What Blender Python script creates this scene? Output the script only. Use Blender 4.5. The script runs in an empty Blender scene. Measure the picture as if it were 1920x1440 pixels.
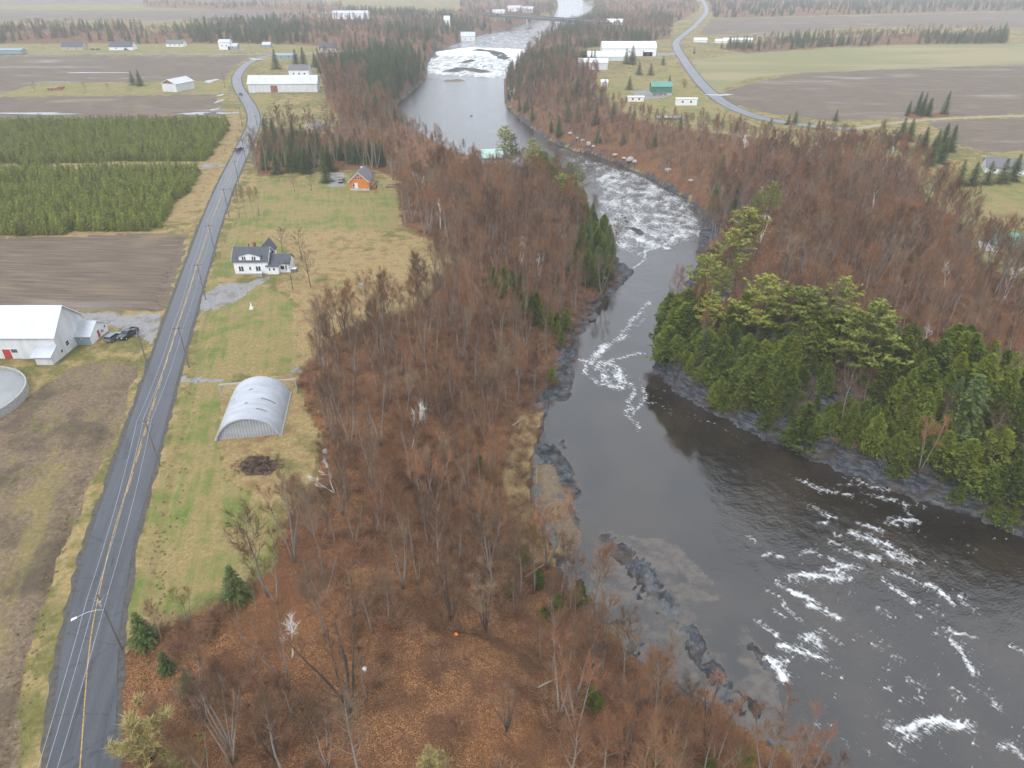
import bpy, bmesh, math, random
import numpy as np
from mathutils import Vector, Matrix
R = math.radians
random.seed(7); np.random.seed(7)
sc = bpy.context.scene
COL = sc.collection
# ------------------------------------------------------------------ camera
HAZE = 0.00020
CH, PITCH, FPX = 80.0, R(31.0), 1300.0            # height above the road, tilt below horizon, focal length in photo px
cam = bpy.data.cameras.new('camera'); camo = bpy.data.objects.new('camera', cam); COL.objects.link(camo)
cam.sensor_width = 36.0; cam.lens = 36.0*FPX/1920.0; cam.clip_start = 0.5; cam.clip_end = 20000
camo.location = (0, 0, CH); camo.rotation_euler = (R(90)-PITCH, 0, 0)
sc.camera = camo
# ------------------------------------------------------------------ sky, sun, exposure
SUN_EL, SUN_AZ = R(50), R(205)
w = bpy.data.worlds.new('World'); sc.world = w; w.use_nodes = True
wn, wl = w.node_tree.nodes, w.node_tree.links
sky = wn.new('ShaderNodeTexSky'); sky.sky_type = 'NISHITA'; sky.sun_disc = False
sky.sun_elevation = SUN_EL; sky.sun_rotation = SUN_AZ; sky.dust_density = 3.0; sky.air_density = 1.0; sky.ozone_density = 1.0
hs = wn.new('ShaderNodeHueSaturation'); hs.inputs['Saturation'].default_value = 0.42
wl.new(sky.outputs[0], hs.inputs['Color'])
mx = wn.new('ShaderNodeMix'); mx.data_type = 'RGBA'; mx.inputs[0].default_value = 0.88; mx.inputs[7].default_value = (6.8, 7.4, 8.3, 1)   # an even cloud deck over most of the clear sky
wl.new(hs.outputs[0], mx.inputs[6]); wl.new(mx.outputs[2], wn['Background'].inputs[0])
wn['Background'].inputs[1].default_value = 0.13
sun = bpy.data.lights.new('sun', 'SUN'); sun.energy = 1.3; sun.angle = R(24); sun.color = (1, 0.97, 0.93)
suno = bpy.data.objects.new('sun', sun); COL.objects.link(suno)
sd = Vector((math.sin(SUN_AZ)*math.cos(SUN_EL), math.cos(SUN_AZ)*math.cos(SUN_EL), math.sin(SUN_EL)))
suno.rotation_euler = (-sd).to_track_quat('-Z', 'Y').to_euler()
sc.view_settings.view_transform = 'Standard'; sc.view_settings.look = 'None'
sc.view_settings.gamma = 1.0; sc.view_settings.exposure = 0.62; sc.view_settings.use_curve_mapping = False
cy = sc.cycles
cy.max_bounces = 5; cy.diffuse_bounces = 3; cy.glossy_bounces = 2; cy.transmission_bounces = 2; cy.volume_bounces = 1
cy.transparent_max_bounces = 4; cy.use_denoising = True; cy.caustics_reflective = False; cy.caustics_refractive = False
cy.use_adaptive_sampling = True; cy.adaptive_threshold = 0.02

# ------------------------------------------------------------------ projection helpers (photo pixel <-> place)
CP, SP = math.cos(PITCH), math.sin(PITCH)
def ray(px, py):
    u, v = (px-960)/FPX, (py-720)/FPX
    return Vector((u, CP - v*SP, -SP - v*CP))
def G(px, py, z=0.0):
    d = ray(px, py); t = (z-CH)/d.z
    return Vector((d.x*t, d.y*t, z))
def proj(x, y, z):
    """world -> photo px (numpy); points behind the camera are sent far below the frame"""
    x, y, z = np.asarray(x, float), np.asarray(y, float), np.asarray(z, float)
    a = CH - z; zc = a*SP + y*CP; zc = np.where(zc < 1.0, 1.0, zc)
    return 960 + FPX*x/zc, 720 + FPX*(a*CP - y*SP)/zc
# ------------------------------------------------------------------ noise
def _hash(i, j, s):
    n = (i*374761393 + j*668265263 + s*974634777) & 0xffffffff
    n = ((n ^ (n >> 13))*1274126177) & 0xffffffff
    return ((n ^ (n >> 16)) & 0xffff)/65535.0
def vnoise(x, y, s=0):
    x, y = np.asarray(x, float), np.asarray(y, float)
    i, j = np.floor(x).astype(np.int64), np.floor(y).astype(np.int64)
    f, g = x-i, y-j; f = f*f*(3-2*f); g = g*g*(3-2*g)
    a, b, c, d = _hash(i, j, s), _hash(i+1, j, s), _hash(i, j+1, s), _hash(i+1, j+1, s)
    return (a*(1-f)+b*f)*(1-g) + (c*(1-f)+d*f)*g
def fbm(x, y, o=4, s=0):
    r, a, t = 0, 1.0, 0
    for k in range(o):
        r = r + a*vnoise(x*2**k+17*k, y*2**k-9*k, s+k); t += a; a *= .5
    return r/t
def sstep(a, b, x):
    t = np.clip((np.asarray(x, float)-a)/(b-a), 0, 1); return t*t*(3-2*t)
def inpoly(px, py, poly):
    px, py = np.asarray(px, float), np.asarray(py, float); r = np.zeros(px.shape, bool); n = len(poly)
    for k in range(n):
        (x0, y0), (x1, y1) = poly[k], poly[(k+1) % n]
        if y0 == y1: continue
        c = ((y0 > py) != (y1 > py)) & (px < (x1-x0)*(py-y0)/(y1-y0) + x0); r ^= c
    return r
def dline(x, y, pts):
    """distance to a polyline and the arc parameter (0..1) of the closest point"""
    x, y = np.asarray(x, float), np.asarray(y, float); best = np.full(x.shape, 1e9); par = np.zeros(x.shape)
    n = len(pts)-1
    for k in range(n):
        ax, ay = pts[k][0], pts[k][1]; bx, by = pts[k+1][0]-ax, pts[k+1][1]-ay; L = bx*bx+by*by+1e-9
        t = np.clip(((x-ax)*bx+(y-ay)*by)/L, 0, 1); d = np.hypot(x-ax-t*bx, y-ay-t*by)
        m = d < best; best = np.where(m, d, best); par = np.where(m, (k+t)/n, par)
    return best, par

# ------------------------------------------------------------------ the river and the lie of the land
ZW, ZU = -18.0, -10.0                               # water below and above the falls (road = 0)
LB = [(800,147),(775,168),(742,195),(752,238),(793,284),(842,310),(908,346),(985,358),(1054,384),(1094,411),(1131,444),(1152,476),(1177,512),(1150,540),(1118,575),(1103,604),(1078,640),
      (1058,690),(1048,735),(1028,765),(1016,810),(1006,850),(999,885),(998,915),(1010,955),(1030,1005),(1045,1045),(1058,1075),(1080,1120),(1118,1160),(1165,1205),(1235,1265),(1310,1315),(1400,1362),(1480,1425),(1550,1510),(1640,1640),(1800,1900),(2300,2600)]
RB = [(945,150),(950,195),(985,230),(1030,262),(1080,283),(1110,287),(1165,307),(1210,328),(1262,357),(1295,376),(1315,402),(1325,428),(1322,475),(1305,512),(1295,545),(1283,580),(1257,622),(1235,650),
      (1226,687),(1245,712),(1290,742),(1330,772),(1400,803),(1480,838),(1560,872),(1640,903),(1720,932),(1800,958),(1870,986),(1920,1002),(2100,1065),(2400,1160),(3200,1400)]
LU = [(1045,-14),(1043,0),(1046,14),(1038,29),(990,42),(935,56),(880,70),(832,87),(806,103),(797,122)]
RU = [(1086,-14),(1092,0),(1118,12),(1112,26),(1092,40),(1062,50),(1030,62),(1003,84),(984,100),(972,122)]
def W2(l, z): return [(G(a, b, z).x, G(a, b, z).y) for a, b in l]
RIVL = W2(LU, ZU) + W2(LB, ZW); RIVR = W2(RU, ZU) + W2(RB, ZW)
RIV = RIVL + RIVR[::-1]
def sdist(x, y):
    """distance to the water's edge, negative over the water, and the side (-1 left bank, 1 right bank)"""
    dl, _ = dline(x, y, RIVL); dr, _ = dline(x, y, RIVR)
    d = np.minimum(dl, dr); d = np.where(inpoly(x, y, RIV), -d, d)
    return d, np.where(dl < dr, -1, 1)
YF0, YF1 = 770.0, 955.0
def zwater(y):
    t = np.clip((np.asarray(y, float)-YF0)/(YF1-YF0), 0, 1)
    return ZW + (ZU-ZW)*(.2*sstep(.05, .2, t) + .3*sstep(.35, .5, t) + .5*sstep(.78, .97, t))
ROAD_PX = [(120,2000),(130,1700),(153,1440),(160,1330),(170,1200),(190,1100),(213,1000),(263,840),(305,700),(356,540),(402,400),(427,340),(446,300),(456,280),(465,260),(474,240),(477,220),(470,200),
           (457,180),(447,165),(443,150),(446,140),(453,130),(462,121),(477,113),(497,107),(520,104)]
FARROAD_PX = [(-2200,104),(-600,104),(0,104),(350,103.5),(520,104),(600,101),(720,92)]
RROAD_PX = [(1312,-8),(1317,2),(1326,16),(1322,31),(1298,50),(1277,65),(1268,76),(1267,86),(1272,98),(1280,110),(1289,124),(1303,142),(1318,160),(1337,178),(1360,195),(1392,210),(1425,222),(1475,230),(1530,238),(1600,242)]
TRACK_PX = [(1600,242),(1700,227),(1800,221),(1920,216.5),(2600,208)]
def smooth(pts, n=2):
    p = [np.array(q[:2], float) for q in pts]
    for _ in range(n):
        o = [p[0]]
        for a, b in zip(p[:-1], p[1:]): o += [a*.75+b*.25, a*.25+b*.75]
        p = o + [p[-1]]
    return [tuple(q) for q in p]
ROAD, FARROAD, RROAD, TRACK = [smooth(W2(l, 0.0), n) for l, n in ((ROAD_PX, 2), (FARROAD_PX, 1), (RROAD_PX, 2), (TRACK_PX, 1))]
# low rock ledges, bars and islets standing out of the river: (pixel line, half width m, top above water, kind)
LEDGES = [([(1140,1012),(1190,1060),(1235,1110),(1290,1170),(1296,1200),(1330,1250),(1372,1310),(1405,1330)], 1.9, .22, 'rock'),
          ([(1165,1015),(1205,1050),(1225,1075)], 1.2, .12, 'rock'), ([(1150,1050),(1200,1110),(1260,1165)], 1.6, .05, 'sand'),
          ([(1410,1215),(1435,1240),(1445,1262)], 1.0, .35, 'rock'), ([(1160,1175),(1185,1195),(1205,1215)], 1.6, .05, 'sand'),
          ([(1026,845),(1048,870),(1062,905),(1072,920)], 2.2, .9, 'rock'), ([(1052,828),(1058,838)], .8, .35, 'rock'),
          ([(1022,885),(1035,930),(1050,975),(1068,1005),(1062,1030)], 2.3, .8, 'bar'), ([(1060,945),(1075,985)], 1.6, .25, 'sand'),
          ([(1180,428),(1195,432),(1203,440)], 2.0, .5, 'rock'), ([(1165,405),(1178,418)], 1.6, .3, 'rock'), ([(1290,530),(1300,545),(1296,558)], 1.5, .5, 'rock'), ([(1276,527),(1281,530)], .9, .3, 'rock'),
          ([(1335,432),(1340,455),(1330,475)], 4.5, 1.0, 'rock'), ([(1172,510),(1160,522),(1140,540)], 3.0, .9, 'rock'), ([(1060,660),(1055,700),(1050,740)], 2.5, 1.2, 'rock'),
          ([(846,137),(870,131),(905,138)], 7, 1.3, 'rock'), ([(895,107),(925,110),(945,116)], 7, 1.0, 'rock'), ([(840,152),(862,151)], 5, 1.0, 'bar'), ([(870,125),(885,121)], 4, 1.6, 'rock'),
          ([(805,103),(835,107)], 5, .6, 'rock'), ([(955,120),(935,116)], 4, .6, 'rock'), ([(902,128),(912,130)], 3, .8, 'rock')]
LEDGES = [(smooth(W2(l, ZW), 1), hw, top, k) for l, hw, top, k in LEDGES]
def plateau(x, y, g):
    return sstep(560, 1100, y)*(fbm(x/420+3, y/420, 3, 5)-.5)*13 + (fbm(x/35, y/35, 3, 9)-.5)*.5*sstep(0, 8, g)
def roadgap(x, y):
    g = np.minimum(dline(x, y, ROAD)[0], dline(x, y, FARROAD)[0]); g = np.minimum(g, dline(x, y, RROAD)[0])
    return np.minimum(g, dline(x, y, TRACK)[0]) - 5.5
def hz(x, y):
    x, y = np.asarray(x, float), np.asarray(y, float)
    d, side = sdist(x, y); zw = zwater(y); d = d + (fbm(x/5, y/5, 3, 22)-.5)*5*sstep(14, 4, np.abs(d))*np.where(y < 420, 1, 0)   # a broken waterline
    g = roadgap(x, y); p = plateau(x, y, g)
    n1 = fbm(x/9, y/9, 4, 21)-.5
    wl_ = 40 - 24*sstep(225, 300, y) + (18-10*sstep(225, 300, y))*(fbm(x/60, y/60, 2, 33)-.5)*2
    wr_ = 13 + 24*sstep(215, 330, y) + 6*(fbm(x/30, y/30, 2, 34)-.5)*2
    ww = np.where(side < 0, wl_, wr_)
    t = np.clip((d + n1*6*sstep(2, 8, d))/ww, 0, 1)
    cl = np.clip(1-np.abs(t*2-1), 0, 1)
    s = np.where(side < 0, t*t*(3-2*t)*.85 + .15*np.sqrt(t), np.where(y < 290, .17*sstep(0, 1.5, d)+.83*t**.9, np.power(t, .62)))
    z = zw + (p-zw)*s + n1*(2.4*cl) + .25*(1-s)*sstep(0, 2, d)
    z = z + np.where((side > 0) & (y < 320), 2.2, .8)*(fbm(x/2.2, y/2.2, 3, 24)-.5)*sstep(0, 1.5, d)*sstep(16, 6, d)
    # strata steps on the right cliff
    st = np.where((side > 0) & (y < 330), .55, .25)*cl
    z = z*(1-st) + st*(np.round(z/1.6)*1.6)
    bed = zw - np.minimum(2.5, .05 + .16*np.abs(np.minimum(d, 0))) + n1*.35
    z = np.where(d > 0, z, bed)
    for l, hw, top, k in LEDGES:
        dd, pp = dline(x, y, l); m = np.clip(1-dd/(hw*2.0), 0, 1)
        m = m*m*(3-2*m); rag = fbm((x*.75+y*.66)/(hw*.35+.3), (x*.66-y*.75)/(hw*1.0+.6), 4, 60)
        zz = zw - 1.0 + (top+1.0)*np.clip(m*1.6, 0, 1)*(.12+1.5*rag)
        z = np.where((m > 0.02) & (d < 3), np.maximum(z, zz), z)
    return np.where(g < 8, z - .45*np.exp(-((g-2.2)/.9)**2), z)   # a ditch beside each road
def march(px, py, dh=0.0):
    """where the line of sight through a photo pixel meets the ground (raised by dh)"""
    d = ray(px, py)
    zt = np.linspace(max(9.0+dh, 9.0) if dh < 70 else 70, -18.5+dh, 500)
    t = (zt-CH)/d.z; xs, ys = d.x*t, d.y*t; hs_ = hz(xs, ys)+dh
    m = np.nonzero(zt <= hs_)[0]; k = m[0] if len(m) else len(zt)-1
    return Vector((xs[k], ys[k], float(hs_[k]-dh)))
def at(px, py): return march(px, py)
def z0(x, y): return float(hz(np.array([x]), np.array([y]))[0])

# ------------------------------------------------------------------ node helpers
class NT:
    def __init__(s, name):
        s.m = bpy.data.materials.new(name); s.m.use_nodes = True; s.t = s.m.node_tree; s.n = s.t.nodes; s.l = s.t.links
        s.b = s.n['Principled BSDF']; s.out = s.n['Material Output']
    def set(s, inp, v):
        if isinstance(v, bpy.types.NodeSocket): s.l.new(v, inp)
        elif isinstance(v, (tuple, list)) and inp.type == 'RGBA' and len(v) == 3: inp.default_value = (*v, 1)
        else: inp.default_value = v
        return s
    def P(s, **k):
        for a, v in k.items(): s.set(s.b.inputs[a.replace('_', ' ')], v)
        return s
    def add(s, ty, **k):
        n = s.n.new(ty)
        for a, v in k.items(): setattr(n, a, v)
        return n
    def pos(s): return s.add('ShaderNodeTexCoord').outputs['Object']
    def map(s, v, scale=(1,1,1), rot=(0,0,0)):
        if any(rot): q = s.add('ShaderNodeMapping'); s.l.new(v, q.inputs[0]); q.inputs['Rotation'].default_value = rot; v = q.outputs[0]
        n = s.add('ShaderNodeMapping'); s.l.new(v, n.inputs[0]); n.inputs['Scale'].default_value = scale; return n.outputs[0]
    def noise(s, scale, detail=4, vec=None, rough=.55, dist=0):
        n = s.add('ShaderNodeTexNoise'); n.inputs['Scale'].default_value = scale; n.inputs['Detail'].default_value = detail
        n.inputs['Roughness'].default_value = rough; n.inputs['Distortion'].default_value = dist
        if vec is not None: s.l.new(vec, n.inputs['Vector'])
        return n.outputs[0]
    def vor(s, scale, vec=None, out='Color', feature='F1'):
        n = s.add('ShaderNodeTexVoronoi', feature=feature); n.inputs['Scale'].default_value = scale
        if vec is not None: s.l.new(vec, n.inputs['Vector'])
        return n.outputs[out]
    def ramp(s, f, stops, interp='LINEAR'):
        n = s.add('ShaderNodeValToRGB'); s.set(n.inputs[0], f); e = n.color_ramp.elements; n.color_ramp.interpolation = interp
        while len(e) < len(stops): e.new(.5)
        for q, (p, c) in zip(e, stops): q.position = p; q.color = (*c, 1) if isinstance(c, (tuple, list)) else (c, c, c, 1)
        return n.outputs[0]
    def mix(s, f, a, b, mode='MIX'):
        n = s.add('ShaderNodeMix', data_type='RGBA', blend_type=mode); s.set(n.inputs[0], f); s.set(n.inputs[6], a); s.set(n.inputs[7], b); return n.outputs[2]
    def ma(s, op, a, b=0.0, c=None, clamp=False):
        n = s.add('ShaderNodeMath', operation=op, use_clamp=clamp); s.set(n.inputs[0], a); s.set(n.inputs[1], b)
        if c is not None: s.set(n.inputs[2], c)
        return n.outputs[0]
    def rng(s, v, a, b, c=0.0, d=1.0):
        n = s.add('ShaderNodeMapRange', interpolation_type='SMOOTHSTEP'); s.set(n.inputs[0], v)
        for k, q in enumerate((a, b, c, d)): s.set(n.inputs[k+1], q)
        return n.outputs[0]
    def attr(s, name, out='Fac'): return s.add('ShaderNodeAttribute', attribute_name=name).outputs[out]
    def rand(s): return s.add('ShaderNodeObjectInfo').outputs['Random']
    def bump(s, h, strength=.3, dist=.1):
        n = s.add('ShaderNodeBump'); s.set(n.inputs['Height'], h); s.set(n.inputs['Strength'], strength); n.inputs['Distance'].default_value = dist
        s.l.new(n.outputs[0], s.b.inputs['Normal']); return s
def simple(name, col, rough=.7, var=.12, scale=3.0, metal=0.0, spec=.3, streak=None):
    """one plain painted, wooden, stone or metal surface, with uneven tone and grime"""
    s = NT(name); p = s.pos(); v = s.map(p, streak) if streak else p
    f = s.noise(scale, 5, v); g = s.noise(scale*7, 3, p)
    f = s.ma('ADD', s.ma('MULTIPLY', f, .7), s.ma('MULTIPLY', g, .3))
    d = tuple(c*(1-2.2*var) for c in col); l = tuple(min(1, c*(1+1.4*var)) for c in col)
    s.P(Base_Color=s.ramp(f, [(.3, d), (.5, col), (.7, l)]), Roughness=rough, Metallic=metal, Specular_IOR_Level=spec)
    s.bump(g, .08, .02); return s.m
# ------------------------------------------------------------------ mesh helpers
def tag(o, label=None, cat=None, group=None, kind=None):
    for k, v in (('label', label), ('category', cat), ('group', group), ('kind', kind)):
        if v: o[k] = v
    return o
def link(o, parent=None):
    COL.objects.link(o)
    if parent is not None: o.parent = parent
    return o
def empty(name, loc=(0,0,0), rz=0.0):
    o = bpy.data.objects.new(name, None); o.location = loc; o.rotation_euler = (0, 0, rz); o.empty_display_size = .3; return link(o)
class MB:
    def __init__(s): s.v, s.f, s.mi, s.cur = [], [], [], 0
    def vf(s, vs, fs):
        b = len(s.v); s.v += [tuple(q) for q in vs]; s.f += [tuple(b+k for k in q) for q in fs]; s.mi += [s.cur]*len(fs); return s
    def box(s, x0, x1, y0, y1, z0_, z1):
        return s.vf([(x0,y0,z0_),(x1,y0,z0_),(x1,y1,z0_),(x0,y1,z0_),(x0,y0,z1),(x1,y0,z1),(x1,y1,z1),(x0,y1,z1)],
                    [(0,3,2,1),(4,5,6,7),(0,1,5,4),(1,2,6,5),(2,3,7,6),(3,0,4,7)])
    def prism(s, poly, a, b, axis='x'):
        """poly of (u, z) swept along an axis from a to b"""
        n = len(poly); f = (lambda t, u, z: (t, u, z)) if axis == 'x' else (lambda t, u, z: (u, t, z))
        vs = [f(a, u, z) for u, z in poly] + [f(b, u, z) for u, z in poly]
        return s.vf(vs, [tuple(range(n))[::-1], tuple(range(n, 2*n))] + [(k, (k+1) % n, n+(k+1) % n, n+k) for k in range(n)])
    def tube(s, pts, rads, n=6, cap=True):
        pts = [Vector(p) for p in pts]; b = len(s.v); prev = None
        for k, p in enumerate(pts):
            d = (pts[min(k+1, len(pts)-1)]-pts[max(k-1, 0)]).normalized()
            a = d.orthogonal().normalized() if prev is None else (prev - d*prev.dot(d)).normalized()
            prev = a; c = d.cross(a); r = rads[k] if isinstance(rads, (list, tuple)) else rads
            s.v += [tuple(p + (a*math.cos(6.2832*q/n) + c*math.sin(6.2832*q/n))*r) for q in range(n)]
        fs = [(b+k*n+q, b+k*n+(q+1) % n, b+(k+1)*n+(q+1) % n, b+(k+1)*n+q) for k in range(len(pts)-1) for q in range(n)]
        if cap: fs += [tuple(b+q for q in range(n))[::-1], tuple(b+(len(pts)-1)*n+q for q in range(n))]
        s.f += fs; s.mi += [s.cur]*len(fs); return s
    def spike(s, p, q, r):
        p, q = Vector(p), Vector(q); d = (q-p).normalized(); a = d.orthogonal().normalized(); c = d.cross(a); b = len(s.v)
        s.v += [tuple(p+a*r), tuple(p-a*r*.5+c*r*.87), tuple(p-a*r*.5-c*r*.87), tuple(q)]
        s.f += [(b, b+1, b+3), (b+1, b+2, b+3), (b+2, b, b+3)]; s.mi += [s.cur]*3; return s
    def tri(s, a, b_, c):
        b = len(s.v); s.v += [tuple(a), tuple(b_), tuple(c)]; s.f.append((b, b+1, b+2)); s.mi.append(s.cur); return s
    def mesh(s, name, mats, smooth_=False):
        me = bpy.data.meshes.new(name); me.from_pydata(s.v, [], s.f)
        for m in (mats if isinstance(mats, (list, tuple)) else [mats]): me.materials.append(m)
        if s.cur or any(s.mi): me.polygons.foreach_set('material_index', s.mi)
        if smooth_: me.polygons.foreach_set('use_smooth', [True]*len(me.polygons))
        me.update(); return me
    def build(s, name, mats, parent=None, loc=None, rz=None, smooth_=False):
        o = bpy.data.objects.new(name, s.mesh(name, mats, smooth_))
        if loc is not None: o.location = loc
        if rz is not None: o.rotation_euler = (0, 0, rz)
        return link(o, parent)
def gridmesh(name, X, Y, Z, keep=None):
    """a sheet from 2-d arrays; returns the mesh"""
    r, c = X.shape; idx = np.arange(r*c).reshape(r, c)
    q = np.stack([idx[:-1, :-1], idx[:-1, 1:], idx[1:, 1:], idx[1:, :-1]], -1).reshape(-1, 4)
    co = np.stack([X, Y, Z], -1).reshape(-1, 3)
    sel = None
    if keep is not None:
        k = keep.reshape(-1); q = q[k[q].any(1)]; used = np.zeros(len(co), bool); used[q.reshape(-1)] = True
        new = np.cumsum(used)-1; co = co[used]; q = new[q]; sel = used
    me = bpy.data.meshes.new(name); me.vertices.add(len(co)); me.vertices.foreach_set('co', co.astype(np.float32).ravel())
    me.loops.add(len(q)*4); me.loops.foreach_set('vertex_index', q.astype(np.int32).ravel())
    me.polygons.add(len(q)); me.polygons.foreach_set('loop_start', np.arange(len(q), dtype=np.int32)*4)
    me.polygons.foreach_set('use_smooth', np.ones(len(q), bool)); me.update(calc_edges=True); me.validate()
    return me, sel
def setattr_f(me, name, arr):
    a = me.attributes.new(name, 'FLOAT', 'POINT'); a.data.foreach_set('value', np.asarray(arr, np.float32).ravel())

# ------------------------------------------------------------------ land use, as areas of the ground seen in the photo
PLOW = [[(-1800,470),(0,447),(300,438),(352,442),(345,470),(318,560),(300,582),(150,582),(-1800,600)],
        [(-1800,190),(0,183),(395,177),(418,195),(425,216),(370,222),(0,226),(-1800,240)],
        [(-1800,107),(350,105.5),(470,106),(440,122),(428,136),(425,150),(300,152),(80,155),(45,163),(0,178),(-1800,190)],
        [(1335,180),(1400,158),(1500,137),(1920,121),(2800,108),(2800,206),(1920,214),(1700,220),(1560,226),(1450,214),(1375,196)],
        [(1740,228),(1920,220),(2800,212),(2800,290),(1920,284),(1850,284),(1800,272)],
        [(1335,36),(1920,22),(2800,8),(2800,47),(1920,52),(1600,50),(1450,66),(1310,64)],
        [(-1800,10),(300,20),(420,18),(640,22),(540,40),(270,38),(-1800,42)], [(-1800,-20),(620,-20),(600,8),(-1800,8)]]
STUB = [[(-1500,775),(20,775),(62,735),(130,692),(215,676),(262,692),(232,775),(185,880),(118,1040),(60,1190),(38,1300),(28,1460),(0,2000),(-2500,2000)]]
WHEAT = [[(1298,112),(1400,101),(1560,91),(1700,85),(1920,83),(2800,74),(2800,107),(1920,120),(1500,136),(1400,147),(1350,170),(1330,170),(1312,142)]]
LAWN = [[(392,527),(480,533),(545,560),(552,620),(556,690),(545,702),(432,702),(424,760),(408,830),(420,900),(515,950),(520,1015),(455,1090),(330,1155),(240,1162),(262,1050),(300,895),(352,720),(362,690)],
        [(398,520),(425,440),(440,425),(520,445),(540,470),(436,515)], [(430,430),(452,390),(490,335),(650,333),(742,338),(752,400),(745,430),(600,434)],
        [(1722,332),(1800,310),(1920,312),(2500,300),(2500,400),(1920,412),(1790,395),(1730,372)], [(1835,284),(1920,286),(2500,286),(2500,297),(1920,300)],
        [(1120,152),(1180,140),(1250,135),(1262,120),(1290,150),(1330,185),(1400,218),(1350,226),(1280,215),(1225,205),(1195,196),(1130,190)],
        [(-1800,85),(0,80),(640,82),(640,98),(0,101),(-1800,102)], [(20,158),(300,154),(425,152),(428,175),(0,181)], [(462,150),(480,175),(500,178),(500,215),(490,225)],
        [(1790,405),(1920,415),(2400,420),(2400,520),(1900,500),(1835,470)]]
GRAVEL = [[(300,585),(240,590),(150,588),(-400,600),(-400,618),(150,606),(205,610),(245,628),(278,640),(282,650),(296,625)],
          [(388,545),(412,534),(455,528),(505,519),(512,525),(480,535),(446,560),(412,574),(378,586),(372,572)], [(378,308),(430,307),(428,313),(380,313)],
          [(616,325),(648,325),(648,350),(616,348)], [(1185,172),(1225,168),(1245,182),(1225,186),(1190,184)], [(1190,100),(1265,98),(1268,103),(1200,106)], [(545,695),(560,690),(565,700),(548,705)],
          [(340,705),(420,712),(420,718),(335,715)]]
DRYG = [[(430,434),(600,436),(745,432),(800,446),(850,474),(820,530),(785,572),(700,595),(640,618),(600,650),(565,685),(556,620),(548,560),(520,535),(540,470),(520,445)],
        [(420,720),(545,705),(570,760),(605,830),(590,880),(545,955),(515,950),(425,895),(408,830)], [(0,420),(305,432),(350,330),(380,300),(430,225),(440,205),(455,230),(430,300),(395,400),(352,440),(-1800,460)]]
LFOREST = [(215,2600),(224,1240),(300,1178),(420,1130),(505,1072),(548,965),(596,885),(610,825),(572,760),(562,700),(600,655),(640,622),(700,598),(790,578),(832,520),(858,478),(800,446),(757,425),(748,372),
           (752,340),(700,318),(600,318),(485,330),(472,300),(484,262),(505,238),(620,252),(640,225),(612,190),(606,150),(590,125),(600,100),(690,78),(800,66),(880,55),(940,40),
           (985,55),(860,180),(1000,300),(1200,420),(1235,480),(1200,560),(1150,700),(1150,900),(1200,1050),(1400,1280),(1600,1600),(2200,2600)]
LCLEAR = [(560,1560),(640,1420),(715,1270),(765,1130),(890,1080),(975,1170),(1020,1300),(1050,1450),(1080,1600)]
RFOREST = [(930,160),(960,110),(1010,80),(1050,52),(1120,25),(1262,30),(1258,72),(1085,92),(1080,112),(1120,125),(1118,180),(1185,222),(1250,236),(1400,258),(1500,280),(1680,298),(1722,330),(1722,375),(1785,410),
           (1820,440),(1815,480),(1890,520),(2600,580),(2600,1300),(1920,1110),(1500,960),(1250,800),(1150,700),(1200,560),(1240,480),(1230,390),(1120,300),(1000,250),(940,200)]
FARW = [([(-1800,60),(0,55),(100,50),(270,52),(270,66),(400,45),(640,30),(640,90),(560,84),(470,82),(0,82),(-1800,84)], 11), ([(640,20),(900,28),(935,45),(880,58),(690,82),(640,98)], 12), ([(270,2),(640,10),(640,22),(270,14)], 26),
        ([(1320,-20),(2600,-28),(2600,12),(1920,20),(1340,34),(1330,20)], 22), ([(1345,92),(1440,78),(1560,70),(1890,58),(1890,82),(1700,83),(1560,88),(1400,100)], 10), ([(1120,-12),(1300,-12),(1312,20),(1262,45),(1120,24)], 20),
        ([(860,-15),(1035,-15),(1035,22),(935,35),(860,20)], 24), ([(-1800,-25),(860,-25),(700,0),(-1800,0)], 60), ([(1700,210),(1780,212),(1780,219),(1700,222)], 4)]
# ------------------------------------------------------------------ the ground: one sheet, finer near the river and the road
yy = [-600., -300., -120., -40., 0., 15.]; y = 26.0
while y < 5200: yy.append(y); y += .6 + .0056*y
yy = np.array(yy); uu = np.linspace(-1.12, 1.12, 450)
uo = np.array([1.16, 1.25, 1.4, 1.7, 2.3, 3.6]); U = np.concatenate([-uo[::-1], uu, uo])
half = 62 + .80*np.clip(yy, 0, None)
X = U[None, :]*half[:, None]; Y = np.repeat(yy[:, None], len(U), 1)
big = np.abs(U) > 2.0
X[:, big] = np.sign(U[big])[None, :]*np.maximum(np.abs(X[:, big]), (np.abs(U[big])[None, :]*1000))
Z = hz(X, Y)
me, _ = gridmesh('ground', X, Y, Z)
PX, PY = proj(X, Y, Z); dR, side = sdist(X, Y)
warp = 1.0
def zone(polys):
    r = np.zeros(X.shape, bool)
    nx, ny = (fbm(X/6, Y/6, 2, 71)-.5)*14, (fbm(X/6, Y/6, 2, 72)-.5)*9
    k = np.clip(150/np.maximum(Y, 40), .15, 1.2)
    for p in polys: r |= inpoly(PX+nx*k, PY+ny*k, p)
    return r.astype(float)
forest = np.maximum(zone([LFOREST]), zone([RFOREST]))
for p, _s in FARW: forest = np.maximum(forest, .8*zone([p]))
forest = np.where(dR < 0, 0, np.maximum(forest, (dR < 26)*(Y < 1500)*(1.0)*((side > 0) | (Y > 330))))
nr = fbm(X/4, Y/4, 3, 82); strong = ((side < 0) & (PY > 490) & (PY < 770)) | ((side > 0) & (Y < 300))
rock = np.where(strong, np.exp(-np.maximum(dR-2, 0)/3.0), .9*np.exp(-np.maximum(dR, 0)/1.6)*(nr > .42))*(dR > -12)
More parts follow.
